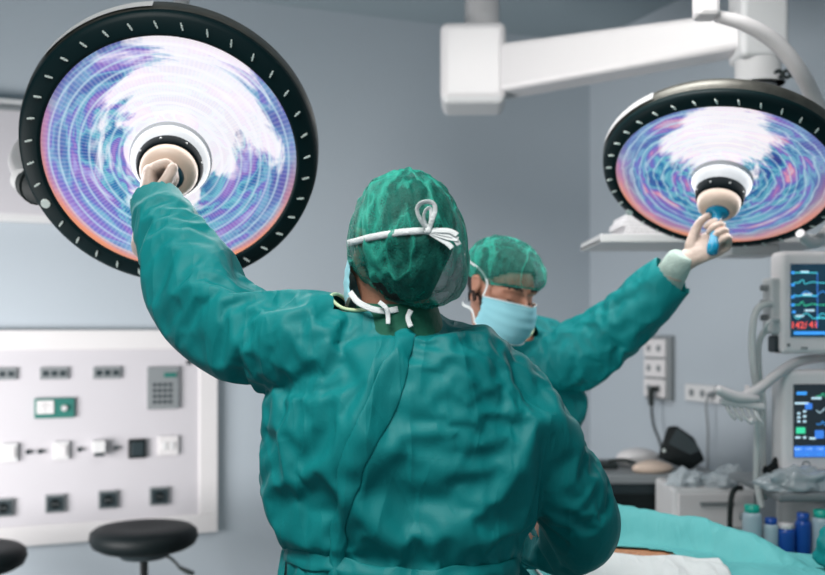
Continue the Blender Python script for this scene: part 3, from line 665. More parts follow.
# ---- heads: local -y is the face, z up, origin in the middle of the skull
def head(mb, M):
    U = M.to_3x3()
    mb.ball((0, .012, .030), 1, (.076, .096, .090), M, 32)
    mb.sweep([(M @ Vector((0, -.030, .03)), .066, .060), (M @ Vector((0, -.040, -.02)), .064, .056), (M @ Vector((0, -.050, -.062)), .052, .044), (M @ Vector((0, -.064, -.098)), .030, .026)], 24, up=U @ Vector((0, -1, 0)), caps='round')
    mb.sweep([(M @ Vector((0, -.092, .018)), .006, .008), (M @ Vector((0, -.106, -.005)), .008, .010), (M @ Vector((0, -.118, -.026)), .012, .011), (M @ Vector((0, -.100, -.036)), .014, .008)], 12, up=U @ Vector((0, -1, 0)), caps='round')
    for s in (-1, 1):
        mb.sweep([(M @ Vector((s*.012, -.090, .026)), .006, .006), (M @ Vector((s*.034, -.087, .031)), .008, .007), (M @ Vector((s*.056, -.068, .022)), .008, .006)], 10, up=U @ Vector((0, 0, 1)), caps='round')
        mb.ball((s*.048, -.066, -.022), 1, (.018, .018, .018), M, 14)
        # ear : rim, bowl, lobe
        e = [(s*.076, .004, -.028), (s*.083, .010, -.010), (s*.086, .020, .012), (s*.088, .014, .026), (s*.084, .000, .026), (s*.079, -.004, .008)]
        mb.sweep([(M @ Vector(q), .0045, .0055) for q in e], 10, up=U @ Vector((1, 0, 0)), caps='round')
        mb.ball((s*.079, .006, .000), 1, (.005, .013, .026), M, 14); mb.ball((s*.078, .000, -.030), 1, (.005, .008, .009), M, 12)
        mb.ball((s*.031, -.0785, .004), 1, (.0145, .012, .011), M, 16)       # eye under its lid
    mb.sweep([(M @ Vector((-.022, -.094, -.060)), .005, .005), (M @ Vector((0, -.101, -.058)), .007, .006), (M @ Vector((.022, -.094, -.060)), .005, .005)], 10, up=U @ Vector((0, 0, 1)), caps='round')
    mb.sweep([(M @ Vector((-.018, -.091, -.069)), .005, .006), (M @ Vector((0, -.098, -.070)), .008, .007), (M @ Vector((.018, -.091, -.069)), .005, .006)], 10, up=U @ Vector((0, 0, 1)), caps='round')
def head_frame(c, yaw, pitch=0, roll=0):
    return Matrix.Translation(c) @ Matrix.Rotation(math.radians(yaw), 4, 'Z') @ Matrix.Rotation(math.radians(roll), 4, 'Y') @ Matrix.Rotation(math.radians(pitch), 4, 'X')
def patch(body, name, Mh, cond, off, m, parent):
    """hair growing on the skin: the skin's faces where cond(head coordinates) holds, raised"""
    I = Mh.inverted() @ pworld(body); bm = bmesh.new(); bm.from_mesh(body.data); bm.normal_update()
    bmesh.ops.delete(bm, geom=[v for v in bm.verts if not cond(I @ v.co)], context='VERTS')
    for v in list(bm.verts): 
        c = I @ v.co; o_ = off(c) if callable(off) else off; v.co = v.co+v.normal*o_
    me = bpy.data.meshes.new(name); bm.to_mesh(me); bm.free(); me.materials.append(m)
    o = bpy.data.objects.new(name, me); COL.objects.link(o); o.parent = parent; o.matrix_local = body.matrix_local
    q = o.modifiers.new('t', 'SOLIDIFY'); q.thickness = .0015; q.offset = 0; return swap(o, evaluated(o))
def bouffant(parent, Mh, c, rx, ry, rz, cutz, bag=(0, 0, 0, 0), seed=1, tilt=0):
    """puffy net cap: centre and radii in head coordinates, cut by a sloping hem plane"""
    bm = bmesh.new(); bmesh.ops.create_uvsphere(bm, u_segments=120, v_segments=72, radius=1)
    for v in bm.verts:
        p = v.co.copy(); a = math.atan2(p.y, p.x)
        f = 1+.035*noise.noise(Vector((p.x*2.2, p.y*2.2, p.z*1.2+seed)))+.016*noise.noise(Vector((a*5, p.z*1.5, seed)))*2*max(0, 1-p.z*.6)
        q = Vector((p.x*rx*f, p.y*ry*f, p.z*rz*f))+Vector(c)
        if bag[3]:
            b = Vector(bag[:3]); w = math.exp(-((p-b.normalized()).length/.75)**2); q += b*w*bag[3]
        q += p*.0028*noise.noise(Vector((p.x*9, p.y*9, p.z*3+seed)))*2
        v.co = q
    hem = lambda q: q.z-(cutz+tilt*q.y)
    bmesh.ops.bisect_plane(bm, geom=bm.verts[:]+bm.edges[:]+bm.faces[:], plane_co=(0, 0, cutz), plane_no=Vector((0, -tilt, 1)).normalized(), clear_inner=True)
    rim = [e for e in bm.edges if e.is_boundary]
    for v in bm.verts:              # gather the hem towards the skull
        h = hem(v.co)
        if h < .03:
            k = 1-.13*(1-h/.03)**1.5; a = math.atan2(v.co.y, v.co.x); k += .012*math.sin(a*38)*(1-h/.03)
            v.co.x = (v.co.x-c[0])*k+c[0]; v.co.y = (v.co.y-c[1])*k+c[1]
    me = bpy.data.meshes.new('bouffant_cap'); I = pworld(parent).inverted() @ Mh
    bmesh.ops.transform(bm, matrix=I, verts=bm.verts)
    loop = [v.co.copy() for v in bm.verts if v.is_boundary]; bm.to_mesh(me); bm.free(); me.materials.append(M_cap); smooth(me)
    o = bpy.data.objects.new('bouffant_cap', me); COL.objects.link(o); o.parent = parent
    cc = sum(loop, Vector())/len(loop); R3 = I.to_3x3().inverted()
    loop.sort(key=lambda v: math.atan2((R3 @ (v-cc)).y, (R3 @ (v-cc)).x))
    loop = loop[::3]; mb = MB(); W_ = pworld(parent); L = [W_ @ v for v in loop]; L += L[:1]
    mb.tube(L, .003, 6, sub=1, caps=False); mb.build('elastic_hem', M_cap, o)
    return o
# ============ surgeon seen from behind
p1 = thing('person', 'surgeon in teal gown and green cap seen from behind, left arm raised to the lamp', 'person', (at(400, 0, 1.78).x, 1.78, 0))
inv1 = pworld(p1).inverted(); loc = lambda v: inv1 @ v
mb = MB(); Y = 1.76
mb.sweep([ring(366, 426, 294, Y-.02, .06), ring(343, 442, 310, Y-.01, .085), ring(312, 470, 330, Y, .105), ring(288, 500, 354, Y, .130), ring(270, 528, 388, Y, .150), ring(260, 536, 430, Y, .158),
          ring(259, 546, 480, Y, .155), ring(274, 532, 520, Y, .158), ring(286, 522, 545, Y, .156), ring(280, 526, 580, Y, .162), ring(268, 540, 660, Y+.01, .17), ring(258, 548, 780, Y+.02, .18), ring(250, 555, 940, Y+.03, .19)], 40, up=(0, -1, 0))
arm1 = [(at(350, 355, 1.77), .10, .12), (at(310, 346, 1.79), .102, .118), (at(264, 336, 1.83), .090, .098), (at(228, 314, 1.87), .090, .096), (at(203, 290, 1.91), .088, .09), (at(186, 262, 1.95), .080, .080), (at(170, 233, 2.0), .068, .066), (at(159, 209, 2.04), .058, .058), (at(155, 194, 2.065), .051, .052)]
mb.sweep(arm1, 32, up=(0, -1, 0))
arm2 = [(at(462, 373, 1.76), .078, .08), (at(498, 391, 1.76), .078, .085), (at(523, 418, 1.765), .074, .09), (at(544, 455, 1.78), .074, .09), (at(568, 490, 1.80), .072, .085), (at(576, 518, 1.86), .066, .08), (at(560, 530, 1.96), .060, .07), (at(535, 541, 2.06), .052, .055), (at(515, 549, 2.14), .046, .046), (at(496, 557, 2.20), .044, .044)]
mb.sweep(arm2, 32, up=(0, -1, 0))
g1 = mb.build('gown', M_gown, p1); remesh(g1, .0100, 6)
nk = loc(at(398, 308, Y-.02)); w1 = loc(at(156.5, 199, 2.055)); w2 = loc(at(501, 555, 2.185))
cut(g1, [(nk, Vector((-.02, 0, 1)), .115), (w1, (at(155, 194, 2.065)-at(159, 209, 2.04)).normalized(), .12), (w2, (at(496, 557, 2.20)-at(515, 549, 2.14)).normalized(), .12), (Vector((0, 0, .34)), Vector((0, 0, -1)), 9)])
cloth(g1, 14, keep=[(w1, .075), (w2, .065), (nk, .10), (loc(at(318, 300, 1.79)), .05)])
subdiv(g1)
B1 = world_bvh(g1)
# back flap of the gown with its edge, collar binding, waist tie
strip('back_flap', B1, [(406, 330), (396, 355), (388, 385), (378, 410), (362, 440), (350, 470), (346, 500), (340, 535), (336, 572), (330, 620)], lambda f: .036+.014*math.sin(f*5), .001, M_gown, g1, lift=.006)
strip('waist_tie', B1, [(272, 548), (300, 560), (340, 570), (390, 578), (450, 580), (500, 572), (524, 560)], .030, .003, M_gown, g1, lift=.004)
strip('waist_tie', B1, [(288, 552), (284, 575), (286, 610), (290, 650)], .026, .006, M_gown, g1, lift=.006)
def neck_ring(o, parent, M_, r, px_shift=None):
    """binding round the neck opening: follow the open boundary nearest the neck"""
    bm = bmesh.new(); bm.from_mesh(o.data); L = [v.co.copy() for v in bm.verts if v.is_boundary and (v.co-nkk).length < .17]; bm.free()
    c = sum(L, Vector())/len(L); B_ = [[] for _ in range(26)]
    for v in L: B_[int((math.atan2(v.y-c.y, v.x-c.x)+PI)/(2*PI)*25.999)].append(v)
    L = [sum(q, Vector())/len(q) for q in B_ if q]; L = [(L[k-1]+L[k]*2+L[(k+1) % len(L)])/4 for k in range(len(L))]; W_ = pworld(o); P = [W_ @ v for v in L]; P += P[:1]
    mb = MB(); mb.tube(P, r, 8, sub=3, caps=False); return mb.build('collar_binding', M_, parent)
nkk = nk; neck_ring(g1, g1, M_collar, .0032)
# body
H1 = head_frame(at(400, 252, 1.72), 208, 2, -4)
G1 = cL+nL*.136; HF1 = hand_frame(G1, nL, Vector((.97, .12, -.14)), -42) @ Matrix.Scale(1.1, 4)
wr1 = HF1 @ Vector((0, -.05, 0))
def body(parent, torso, neck, arms, legs, Mh, hands, floorz=0, vox=.0055):
    mb = MB(); head(mb, Mh); mb.sweep(torso, 28, up=(0, -1, 0), caps='round'); mb.sweep(neck, 20, up=(0, -1, 0), caps='round')
    for a in arms: mb.sweep(a, 18, up=(0, -1, 0), caps='round')
    for l in legs: mb.sweep(l, 18, up=(0, -1, 0), caps='round')
    for M, curl, th in hands: hand(mb, M, curl, th, .84)
    o = mb.build('body', M_skin, parent); remesh(o, vox, 3, .5); return o
def legs_for(cx, cy, dx=.10, knee=.5, yaw=0):
    L = []
    for s in (-1, 1):
        L.append([(Vector((cx+s*dx, cy, .92)), .085, .09), (Vector((cx+s*dx, cy, .75)), .078, .082), (Vector((cx+s*dx*1.05, cy-.005, .5)), .054, .056), (Vector((cx+s*dx*1.1, cy-.01, .34)), .052, .055), (Vector((cx+s*dx*1.1, cy, .09)), .034, .038)])
    return L
R2F = Matrix(((1, 0, 0), (0, 0, 1), (0, 1, 0)))
def rot_frame(o, X, Yv, Z):
    M = Matrix((Vector(X).normalized(), Vector(Yv).normalized(), Vector(Z).normalized())).transposed().to_4x4(); M.translation = o; return M
RH1 = rot_frame(at(497, 557, 2.20), (-.9, .3, .2), (-.35, .85, -.25), (0, -.25, -1))   # right hand, out of sight behind the body
b1 = body(p1, [(at(398, 345, 1.77), .11, .07), (at(398, 372, 1.78), .150, .09), (at(408, 420, 1.79), .17, .11), (at(406, 480, 1.79), .15, .105), (at(404, 560, 1.79), .155, .11), (at(404, 650, 1.79), .16, .115)],
          [(at(404, 340, 1.77), .075, .075), (at(398, 310, 1.745), .062, .064), (at(395, 280, 1.74), .060, .066), (H1 @ Vector((0, .02, -.02)), .058, .066)],
          [[(at(340, 352, 1.78), .075, .07), (at(290, 338, 1.81), .062, .062), (at(232, 312, 1.88), .050, .05), (at(205, 290, 1.93), .044, .045), (at(176, 235, 1.99), .036, .04), (wr1, .027, .022)],
           [(at(465, 382, 1.79), .055, .06), (at(508, 405, 1.78), .052, .055), (at(536, 452, 1.79), .044, .046), (at(570, 498, 1.82), .046, .046), (at(562, 526, 1.94), .040, .04), (at(500, 556, 2.19), .028, .024)]],
          legs_for(at(404, 0, 1.79).x, 1.80), H1, [(HF1, GRIP, TH_UP), (RH1, [(15, 20, 15)]*4, TH_UP)])
# hair under the cap
patch(b1, 'hair', H1, lambda c: c.z > -.085 and c.z > -.005-(c.y+.02)*1.6 and c.y > -.075 and c.z+.0 > -.085 and c.length < .16 and not (abs(c.x) > .074 and c.z < .03 and c.y < .03), lambda c: .007+.003*noise.noise(c*40), M_hair, p1)
cap1 = bouffant(p1, H1, (0.003, .016, .024), .090, .113, .114, -.074, bag=(-.62, .45, -.62, .036), seed=4, tilt=-.36)
C1 = world_bvh(cap1)
def scrub_collar():
    mb = MB(); c = at(397, 315, 1.745)
    mb.lathe([(.090, -.032), (.080, -.012), (.074, .006), (.069, .024), (.065, .024), (.068, 0), (.08, -.032)], 40, Matrix.Translation(c) @ Matrix.Rotation(.1, 4, 'X') @ Matrix.Diagonal((1, 1.05, 1, 1)))
    return mb.build('scrub_collar', M_scrub, p1)
scrub_collar()
# mask : cup seen at the left cheek, ties round the head, bow
def face_mask(parent, Mh, out=.0, w=.066):
    mb = MB(); N, K = 22, 20; rows = []
    for j in range(K+1):
        v = j/K; z = .003-.108*v
        row = []
        for i in range(N+1):
            u = i/N*2-1
            prof = math.sin(PI*min(1, max(0, v*.92+.06)))
            yy = -.085-.050*prof*(1-abs(u)**2.2)-.010*(1-abs(u)**2)+.072*abs(u)**2.2
            nz_ = .014*math.exp(-(u/.16)**2)*math.exp(-(v/.2)**2)
            zz = z*(1-.25*abs(u)**3)-.012*abs(u)**2*(1-v)-.004+.004*math.sin(v*PI*6)*0
            ple = .0035*(abs(((v*4.0) % 1)-.5)*2-.5)*(1 if .12 < v < .9 else 0)
            th_ = u*1.40; yy = -.012-.098*math.cos(th_)-.026*prof*math.cos(th_)**.7; xx = (w+.012)*math.sin(th_)
            row.append(mb.bm.verts.new(Mh @ Vector((xx, yy-nz_-ple-out, zz))))
        rows.append(row)
    for A, B in zip(rows, rows[1:]):
        for i in range(N): mb.bm.faces.new((A[i], A[i+1], B[i+1], B[i])).smooth = True
    e = [v.co.copy() for v in rows[0]], [v.co.copy() for v in rows[-1]], rows[0][0].co.copy(), rows[0][-1].co.copy(), rows[-1][0].co.copy(), rows[-1][-1].co.copy()
    o = mb.build('face_mask', M_mask, parent); q = o.modifiers.new('t', 'SOLIDIFY'); q.thickness = .0014; q.offset = 0; swap(o, evaluated(o))
    for L in e[:2]: MB().ribbon(L, .008, .0024, up=(Mh.to_3x3() @ Vector((0, -1, 0)))).build('mask_binding', M_tie, o)
    return o, e
mk1, e1 = face_mask(p1, H1)
def ribbon_on(bvh, name, pts, w, parent, off=.003):
    P = []
    for q in pts:
        c, n = cast(bvh, *q)
        if c is not None: P.append(c+n*off)
    mb = MB(); mb.ribbon(P, w, .0012, up=(0, 0, 1)); return mb.build(name, M_tie, parent)
def surf_ribbon(name, bvh, P3, w, parent, off, m=None):
    """flat band through 3-D points snapped on to the cap"""
    mb = MB(); R_ = []
    for i, p in enumerate(P3):
        h = bvh.find_nearest(p); n = h[1]; c = h[0]; 
        if (p-h[0]).dot(n) < 0: n = n
        R_.append((c+n*off, n))
    rows = []
    for i, (c, n) in enumerate(R_):
        d = (R_[min(i+1, len(R_)-1)][0]-R_[max(i-1, 0)][0]).normalized(); s = d.cross(n).normalized()
        rows.append([mb.bm.verts.new(c+s*k*w/2) for k in (-1, 0, 1)])
    for A, B in zip(rows, rows[1:]):
        for j in range(2): mb.bm.faces.new((A[j], A[j+1], B[j+1], B[j])).smooth = True
    o = mb.build(name, m or M_tie, parent); q = o.modifiers.new('t', 'SOLIDIFY'); q.thickness = .0014; q.offset = 0; q.thickness = .001; return swap(o, evaluated(o))
mt = surf_ribbon
k1, n1 = cast(C1, 428, 231)
path = [cast(C1, x, y) for x, y in ((349, 243), (356, 241.5), (368, 238), (384, 235), (400, 232.5), (414, 231.5), (428, 231))]
tie = surf_ribbon('mask_tie', C1, [c for c, n in path if c is not None], .011, mk1, .0025)
Vw = lambda px, py, o_=0: k1+((at(px, py, k1.y)-at(428, 231, k1.y)))+Vector((0, -o_, 0))
mb = MB()
mb.ribbon([Vw(428, 231, .004), Vw(421, 222, .014), Vw(417, 211, .018), Vw(422, 204, .018), Vw(432, 204, .016), Vw(435, 211, .014), Vw(432, 221, .012), Vw(429, 230, .006)], .0075, .0012, up=(.3, -1, .2))
mb.ribbon([Vw(429, 230, .006), Vw(424, 220, .010), Vw(425, 212, .012), Vw(430, 209, .010), Vw(431, 218, .01), Vw(429, 229, .006)], .006, .0012, up=(.6, -1, .1))
mb.ball(k1+Vector((0, -.005, 0)), .0065, (1, .8, 1)).build('bow', M_tie, tie)
for pts in (((430, 231), (440, 231), (450, 232), (457, 236)), ((430, 232), (440, 236), (450, 239), (458, 240)), ((430, 233), (439, 239), (447, 244), (452, 249)), ((430, 231), (442, 234), (452, 237), (459, 246))):
    MB().ribbon([Vw(x, y, .006+.003*i) for i, (x, y) in enumerate(pts)], .009, .0011, up=(.1, -1, .3)).build('tie_end', M_tie, tie)
lt = MB(); lt.ribbon([at(350, 292, 1.70), at(358, 302, 1.675), at(372, 309, 1.665), at(386, 311, 1.665), at(398, 309, 1.668)], .011, .0014, up=(-.2, -1, .1)); lt.build('lower_tie', M_tie, mk1)
lt = MB(); lt.ribbon([at(379, 302, 1.66), at(386, 308, 1.655), at(388, 316, 1.655), at(388, 324, 1.65)], .008, .0014, up=(0, -1, .2)); lt.build('lower_tie_end', M_tie, mk1); lt = MB(); lt.ribbon([at(411, 310, 1.66), at(408, 318, 1.655), at(411, 327, 1.65)], .009, .0014, up=(0, -1, .2)); lt.build('lower_tie_end', M_tie, mk1)
# gloves
def glove(parent, M, curl, thumb, wrist, elbow, name='glove', lenf=.09, k=1.03):
    mb = MB(); hand(mb, M, curl, thumb, k); d = (elbow-wrist).normalized()
    mb.sweep([(M @ Vector((0, .0, 0)), .030, .021), (wrist, .031, .026), (wrist+d*lenf*.5, .036, .034), (wrist+d*lenf, .041, .040)], 20, up=(M.to_3x3() @ Vector((0, 0, 1))))
    o = mb.build(name, M_glove, parent); remesh(o, .0026, 3, .5); return o
gl1 = glove(p1, HF1, GRIP, TH_UP, wr1, at(172, 232, 1.995), lenf=.05, k=1.25)
glove(p1, RH1, [(15, 20, 15)]*4, TH_UP, at(499, 556, 2.195), at(535, 541, 2.06))
def shoe_pair(parent, cx, cy, face):
    for s in (-1, 1):
        b = Vector((cx+s*.11, cy, 0)); f = Vector(face)
        MB().sweep([(b-f*.06+Vector((0, 0, .045)), .036, .043), (b+Vector((0, 0, .05)), .040, .048), (b+f*.09+Vector((0, 0, .036)), .046, .034), (b+f*.17+Vector((0, 0, .028)), .042, .026)], 16, up=(0, 0, 1), caps='round').build('shoe', M_white, parent)
        MB().sweep([(b+Vector((0, .0, .38)), .068, .07), (b+Vector((0, 0, .2)), .065, .068), (b+Vector((0, 0, .08)), .060, .064)], 20, up=(0, -1, 0)).build('trouser_leg', M_scrub, parent)
shoe_pair(p1, at(404, 0, 1.79).x, 1.79, (0, 1, 0))

# ============ surgeon facing us
Y2 = 2.86
p2 = thing('person', 'surgeon in pale blue mask and green cap looking down, arm raised to the right lamp', 'person', (at(505, 0, Y2).x, Y2, 0))
inv2 = pworld(p2).inverted(); loc2 = lambda v: inv2 @ v
mb = MB()
mb.sweep([ring(470, 530, 322, Y2-.04, .07), ring(452, 556, 338, Y2-.03, .09), ring(436, 580, 358, Y2, .115), ring(430, 586, 390, Y2, .13), ring(432, 578, 440, Y2, .135), ring(436, 570, 500, Y2, .135), ring(434, 572, 580, Y2, .14), ring(425, 580, 700, Y2, .15), ring(420, 585, 790, Y2, .15)], 36, up=(0, -1, 0))
arm = [(at(528, 362, 2.84), .085, .09), (at(556, 362, 2.81), .090, .095), (at(592, 345, 2.76), .088, .088), (at(625, 321, 2.71), .082, .082), (at(652, 294, 2.67), .070, .070), (at(664, 283, 2.64), .060, .060), (at(675, 273, 2.62), .053, .054)]
mb.sweep(arm, 30, up=(0, -1, 0))
mb.sweep([(at(470, 365, 2.84), .085, .09), (at(448, 380, 2.80), .080, .085), (at(440, 420, 2.74), .07, .075), (at(448, 465, 2.66), .062, .065), (at(462, 498, 2.58), .052, .055), (at(478, 516, 2.50), .044, .046)], 30, up=(0, -1, 0))
g2 = mb.build('gown', M_gown, p2); remesh(g2, .0125, 6)
nk = loc2(at(497, 336, Y2-.06)); w1 = loc2(at(671, 277, 2.625)); w2 = loc2(at(476, 514, 2.51))
cut(g2, [(nk, Vector((-.1, -.25, 1)), .11), (w1, (arm[-1][0]-arm[-2][0]).normalized(), .12), (w2, Vector((.3, -.8, -.2)), .12), (Vector((0, 0, .34)), Vector((0, 0, -1)), 9)])
cloth(g2, 12, keep=[(w1, .045), (w2, .055), (nk, .09)], hold=.4)
subdiv(g2); nkk = nk; neck_ring(g2, g2, M_collar, .003)
H2 = head_frame(at(500, 290, 2.64), 38, 22, 4)
G2 = cR+nR*.175; HF2 = hand_frame(G2, -nR, Vector((-.40, -.70, .55)), 38)
wr2 = HF2 @ Vector((0, -.05, 0))
RH2 = rot_frame(at(484, 522, 2.47), (.9, .3, .2), (.35, -.85, -.25), (0, -.25, -1))
b2 = body(p2, [(at(502, 358, 2.86), .12, .075), (at(508, 385, 2.87), .165, .095), (at(508, 430, 2.87), .16, .10), (at(506, 500, 2.87), .14, .095), (at(504, 560, 2.87), .15, .10), (at(504, 600, 2.87), .15, .11)],
          [(at(502, 358, 2.85), .07, .07), (at(496, 338, 2.80), .058, .06), (at(492, 318, 2.765), .056, .06), (H2 @ Vector((0, .03, -.02)), .056, .062)],
          [[(at(545, 365, 2.83), .07, .065), (at(590, 347, 2.77), .052, .052), (at(628, 320, 2.71), .044, .045), (at(655, 293, 2.67), .037, .04), (wr2, .027, .022)],
           [(at(468, 370, 2.84), .07, .065), (at(448, 400, 2.78), .05, .05), (at(445, 445, 2.70), .043, .043), (at(461, 494, 2.60), .036, .036), (at(481, 518, 2.49), .027, .023)]],
          legs_for(at(504, 0, 2.87).x, 2.88), H2, [(HF2, GRIP, TH_UP), (RH2, [(15, 20, 15)]*4, TH_UP)], vox=.005)
patch(b2, 'hair', H2, lambda c: c.length < .16 and c.z > -.07 and (c.z > .060-(c.y+.06)*.9) and c.z > -.02-(c.y-.03)*.9 and not (abs(c.x) > .0765 and c.z < .03), lambda c: .005+.003*noise.noise(c*50), M_hair, p2)
patch(b2, 'beard', H2, lambda c: c.length < .17 and c.z < -.010-max(0, (.075-abs(c.x)))*.75 and c.z > -.125 and c.y < .012 and abs(c.x) > .0, .0012, M_beard, p2)
for s in (-1, 1):
    patch(b2, 'eyebrow', H2, lambda c: c.y < -.055 and .012 < s*c.x < .058 and .0245+.006*math.sin((s*c.x-.012)/.046*PI) < c.z+0 < .034+.006*math.sin((s*c.x-.012)/.046*PI), .0022, M_hair, p2)
    U = H2.to_3x3(); mb = MB()
    mb.sweep([(H2 @ Vector((s*(.031+.0135*math.cos(a)), -.0785-.0122*math.sin(math.acos(max(-1, min(1, math.cos(a)*.95)))), .001-.004*math.sin(a))), .0012, .0012) for a in [PI*k/8 for k in range(9)]], 6, up=U @ Vector((0, 0, 1)), sub=2)
    mb.build('eyelashes', M_hair, p2)
cap2 = bouffant(p2, H2, (0, .006, .052), .092, .120, .088, .013, bag=(0, -.9, -.15, .03), seed=9, tilt=-.24)
mk2, e2 = face_mask(p2, H2, .001, .070)
C2 = world_bvh(b2); K2 = world_bvh(cap2)
W2 = lambda x, y, z: H2 @ Vector((x, y, z))
for s, i0, i1 in ((1, 3, 5), (-1, 2, 4)):
    MB().ribbon([e2[i0], W2(s*.079, -.030, .022), W2(s*.086, .0, .045), W2(s*.094, .05, .055), W2(s*.06, .115, .06)], .007, .0012, up=H2.to_3x3() @ Vector((s, 0, 0))).build('mask_tie', M_tie, mk2)
    MB().ribbon([e2[i1], W2(s*.076, .0, -.062), W2(s*.066, .05, -.065), W2(s*.03, .09, -.06)], .007, .0012, up=H2.to_3x3() @ Vector((s, 0, 0))).build('mask_tie', M_tie, mk2)
gl2 = glove(p2, HF2, GRIP, TH_UP, wr2, at(668, 280, 2.64), lenf=.02)
glove(p2, RH2, [(15, 20, 15)]*4, TH_UP, at(482, 519, 2.485), at(462, 498, 2.58))
d = (at(668, 280, 2.64)-wr2).normalized()
mb = MB(); q0 = wr2+d*.0; K = 60; rr = []
mb.sweep([(q0-d*.040, .026, .020), (q0-d*.032, .033, .027), (q0-d*.01, .038, .034), (q0+d*.03, .041, .039), (q0+d*.085, .046, .044)], 30, up=(0, -1, 0)); mb.build('knit_cuff', M_knit, g2)
shoe_pair(p2, at(504, 0, 2.87).x, 2.87, (0, -1, 0))
# ------------------------------------------------------------------ operating table, patient, drapes
TX0, TX1, TY0, TY1 = .10, 1.62, 2.06, 2.66
t = thing('operating_table', 'padded operating table under the teal drapes', 'operating table', (.75, 2.36, 0))
MB().box((.62, 2.36, .80), (1.90, .50, .07), .02, None, 3).build('mattress', M_black, t)
MB().box((.62, 2.36, .745), (1.92, .50, .035), .006).build('table_top', M_chrome, t)
MB().box((.75, 2.36, .42), (.24, .26, .62), .02).build('column', M_chrome, t)
MB().box((.75, 2.36, .06), (.9, .5, .11), .03, None, 3).build('base', M_offwhite, t)
# the patient : one body lying on its back, head to the right, mostly under the drapes
pt_ = thing('person', 'patient lying on the operating table, only a strip of bare skin showing between drapes', 'person', (.5, 2.40, .836))
mb = MB(); yc = 2.42
mb.sweep([(Vector((.70, yc, .893)), .12, .056), (Vector((.62, yc, .895)), .165, .062), (Vector((.50, yc, .898)), .155, .066), (Vector((.34, yc, .902)), .160, .069), (Vector((.18, yc, .905)), .18, .073), (Vector((.08, yc, .895)), .17, .065), (Vector((.02, yc, .89)), .09, .06), (Vector((-.05, yc, .895)), .06, .055)], 28, up=(0, 0, 1), caps='round')
Mp = head_frame(Vector((-.16, yc, .935)), -90, -85); head(mb, Mp)
for s in (-1, 1):
    mb.sweep([(Vector((.09, yc+s*.17, .885)), .055, .055), (Vector((.25, yc+s*.200, .875)), .045, .042), (Vector((.44, yc+s*.205, .868)), .038, .034), (Vector((.62, yc+s*.200, .862)), .028, .024), (Vector((.70, yc+s*.20, .860)), .03, .016)], 16, up=(0, 0, 1), caps='round')
    mb.sweep([(Vector((.66, yc+s*.085, .892)), .085, .058), (Vector((.85, yc+s*.085, .888)), .075, .054), (Vector((1.08, yc+s*.08, .878)), .056, .045), (Vector((1.28, yc+s*.08, .876)), .050, .042), (Vector((1.48, yc+s*.08, .868)), .034, .033), (Vector((1.53, yc+s*.085, .90)), .035, .05)], 18, up=(0, 0, 1), caps='round')
def skin_hairy():
    t = NT('patient_skin'); tc = t.n('ShaderNodeTexCoord'); mp = t.n('ShaderNodeMapping'); mp.inputs['Scale'].default_value = (60, 420, 200); mp.inputs['Rotation'].default_value = (0, .3, .4); t.l(tc.outputs['Object'], mp.inputs[0])
    n = t.n('ShaderNodeTexNoise', Scale=1.0, Detail=3.0, Distortion=1.0); t.l(mp.outputs[0], n.inputs['Vector'])
    t.l(t.mix(t.math('MULTIPLY', t.math('SUBTRACT', n.outputs[0], .45), 5.0, clamp=True), srgb(214, 150, 108), srgb(150, 92, 60)), t.b.inputs['Base Color']); t.b.inputs['Roughness'].default_value = .5; return t.m
M_pskin = skin_hairy()
o = mb.build('body', M_pskin, pt_); remesh(o, .008, 4, .5)
M_drape = fabric('light_teal_drape', srgb(84, 178, 180), srgb(112, 194, 194), .6, .2, .35)
M_white_drape = fabric('white_cover_cloth', srgb(220, 226, 226), srgb(236, 240, 240), .7, .2, .5)
def seg_d(p, a, b):
    ab = b-a; t = max(0, min(1, (p-a).dot(ab)/ab.dot(ab))); return (p-(a+ab*t)).length, t
def ridge(x, y, pts, w):
    """height of a ridge through (x, y, height) points"""
    best = 0
    for a, b in zip(pts, pts[1:]):
        d, t = seg_d(Vector((x, y)), Vector(a[:2]), Vector(b[:2])); h = a[2]*(1-t)+b[2]*t
        best = max(best, h*math.exp(-(d/w)**2))
    return best
R1 = [(.40, 2.64, .155), (.525, 2.63, .165), (.742, 2.55, .142), (.83, 2.48, .12), (.93, 2.36, .065), (1.0, 2.22, .02)]
def z_teal(x, y):
    z = .850+1.13*ridge(x, y, R1, .08)
    z += .016*math.exp(-((x-.80)/.30)**2-((y-2.30)/.16)**2)
    z += .012*noise.noise(Vector((x*7, y*7, 1)))+.010*(1-2*abs(noise.noise(Vector((x*9+y*6, y*5, 4)))))
    return z
def patient_h(x, y):
    return 0
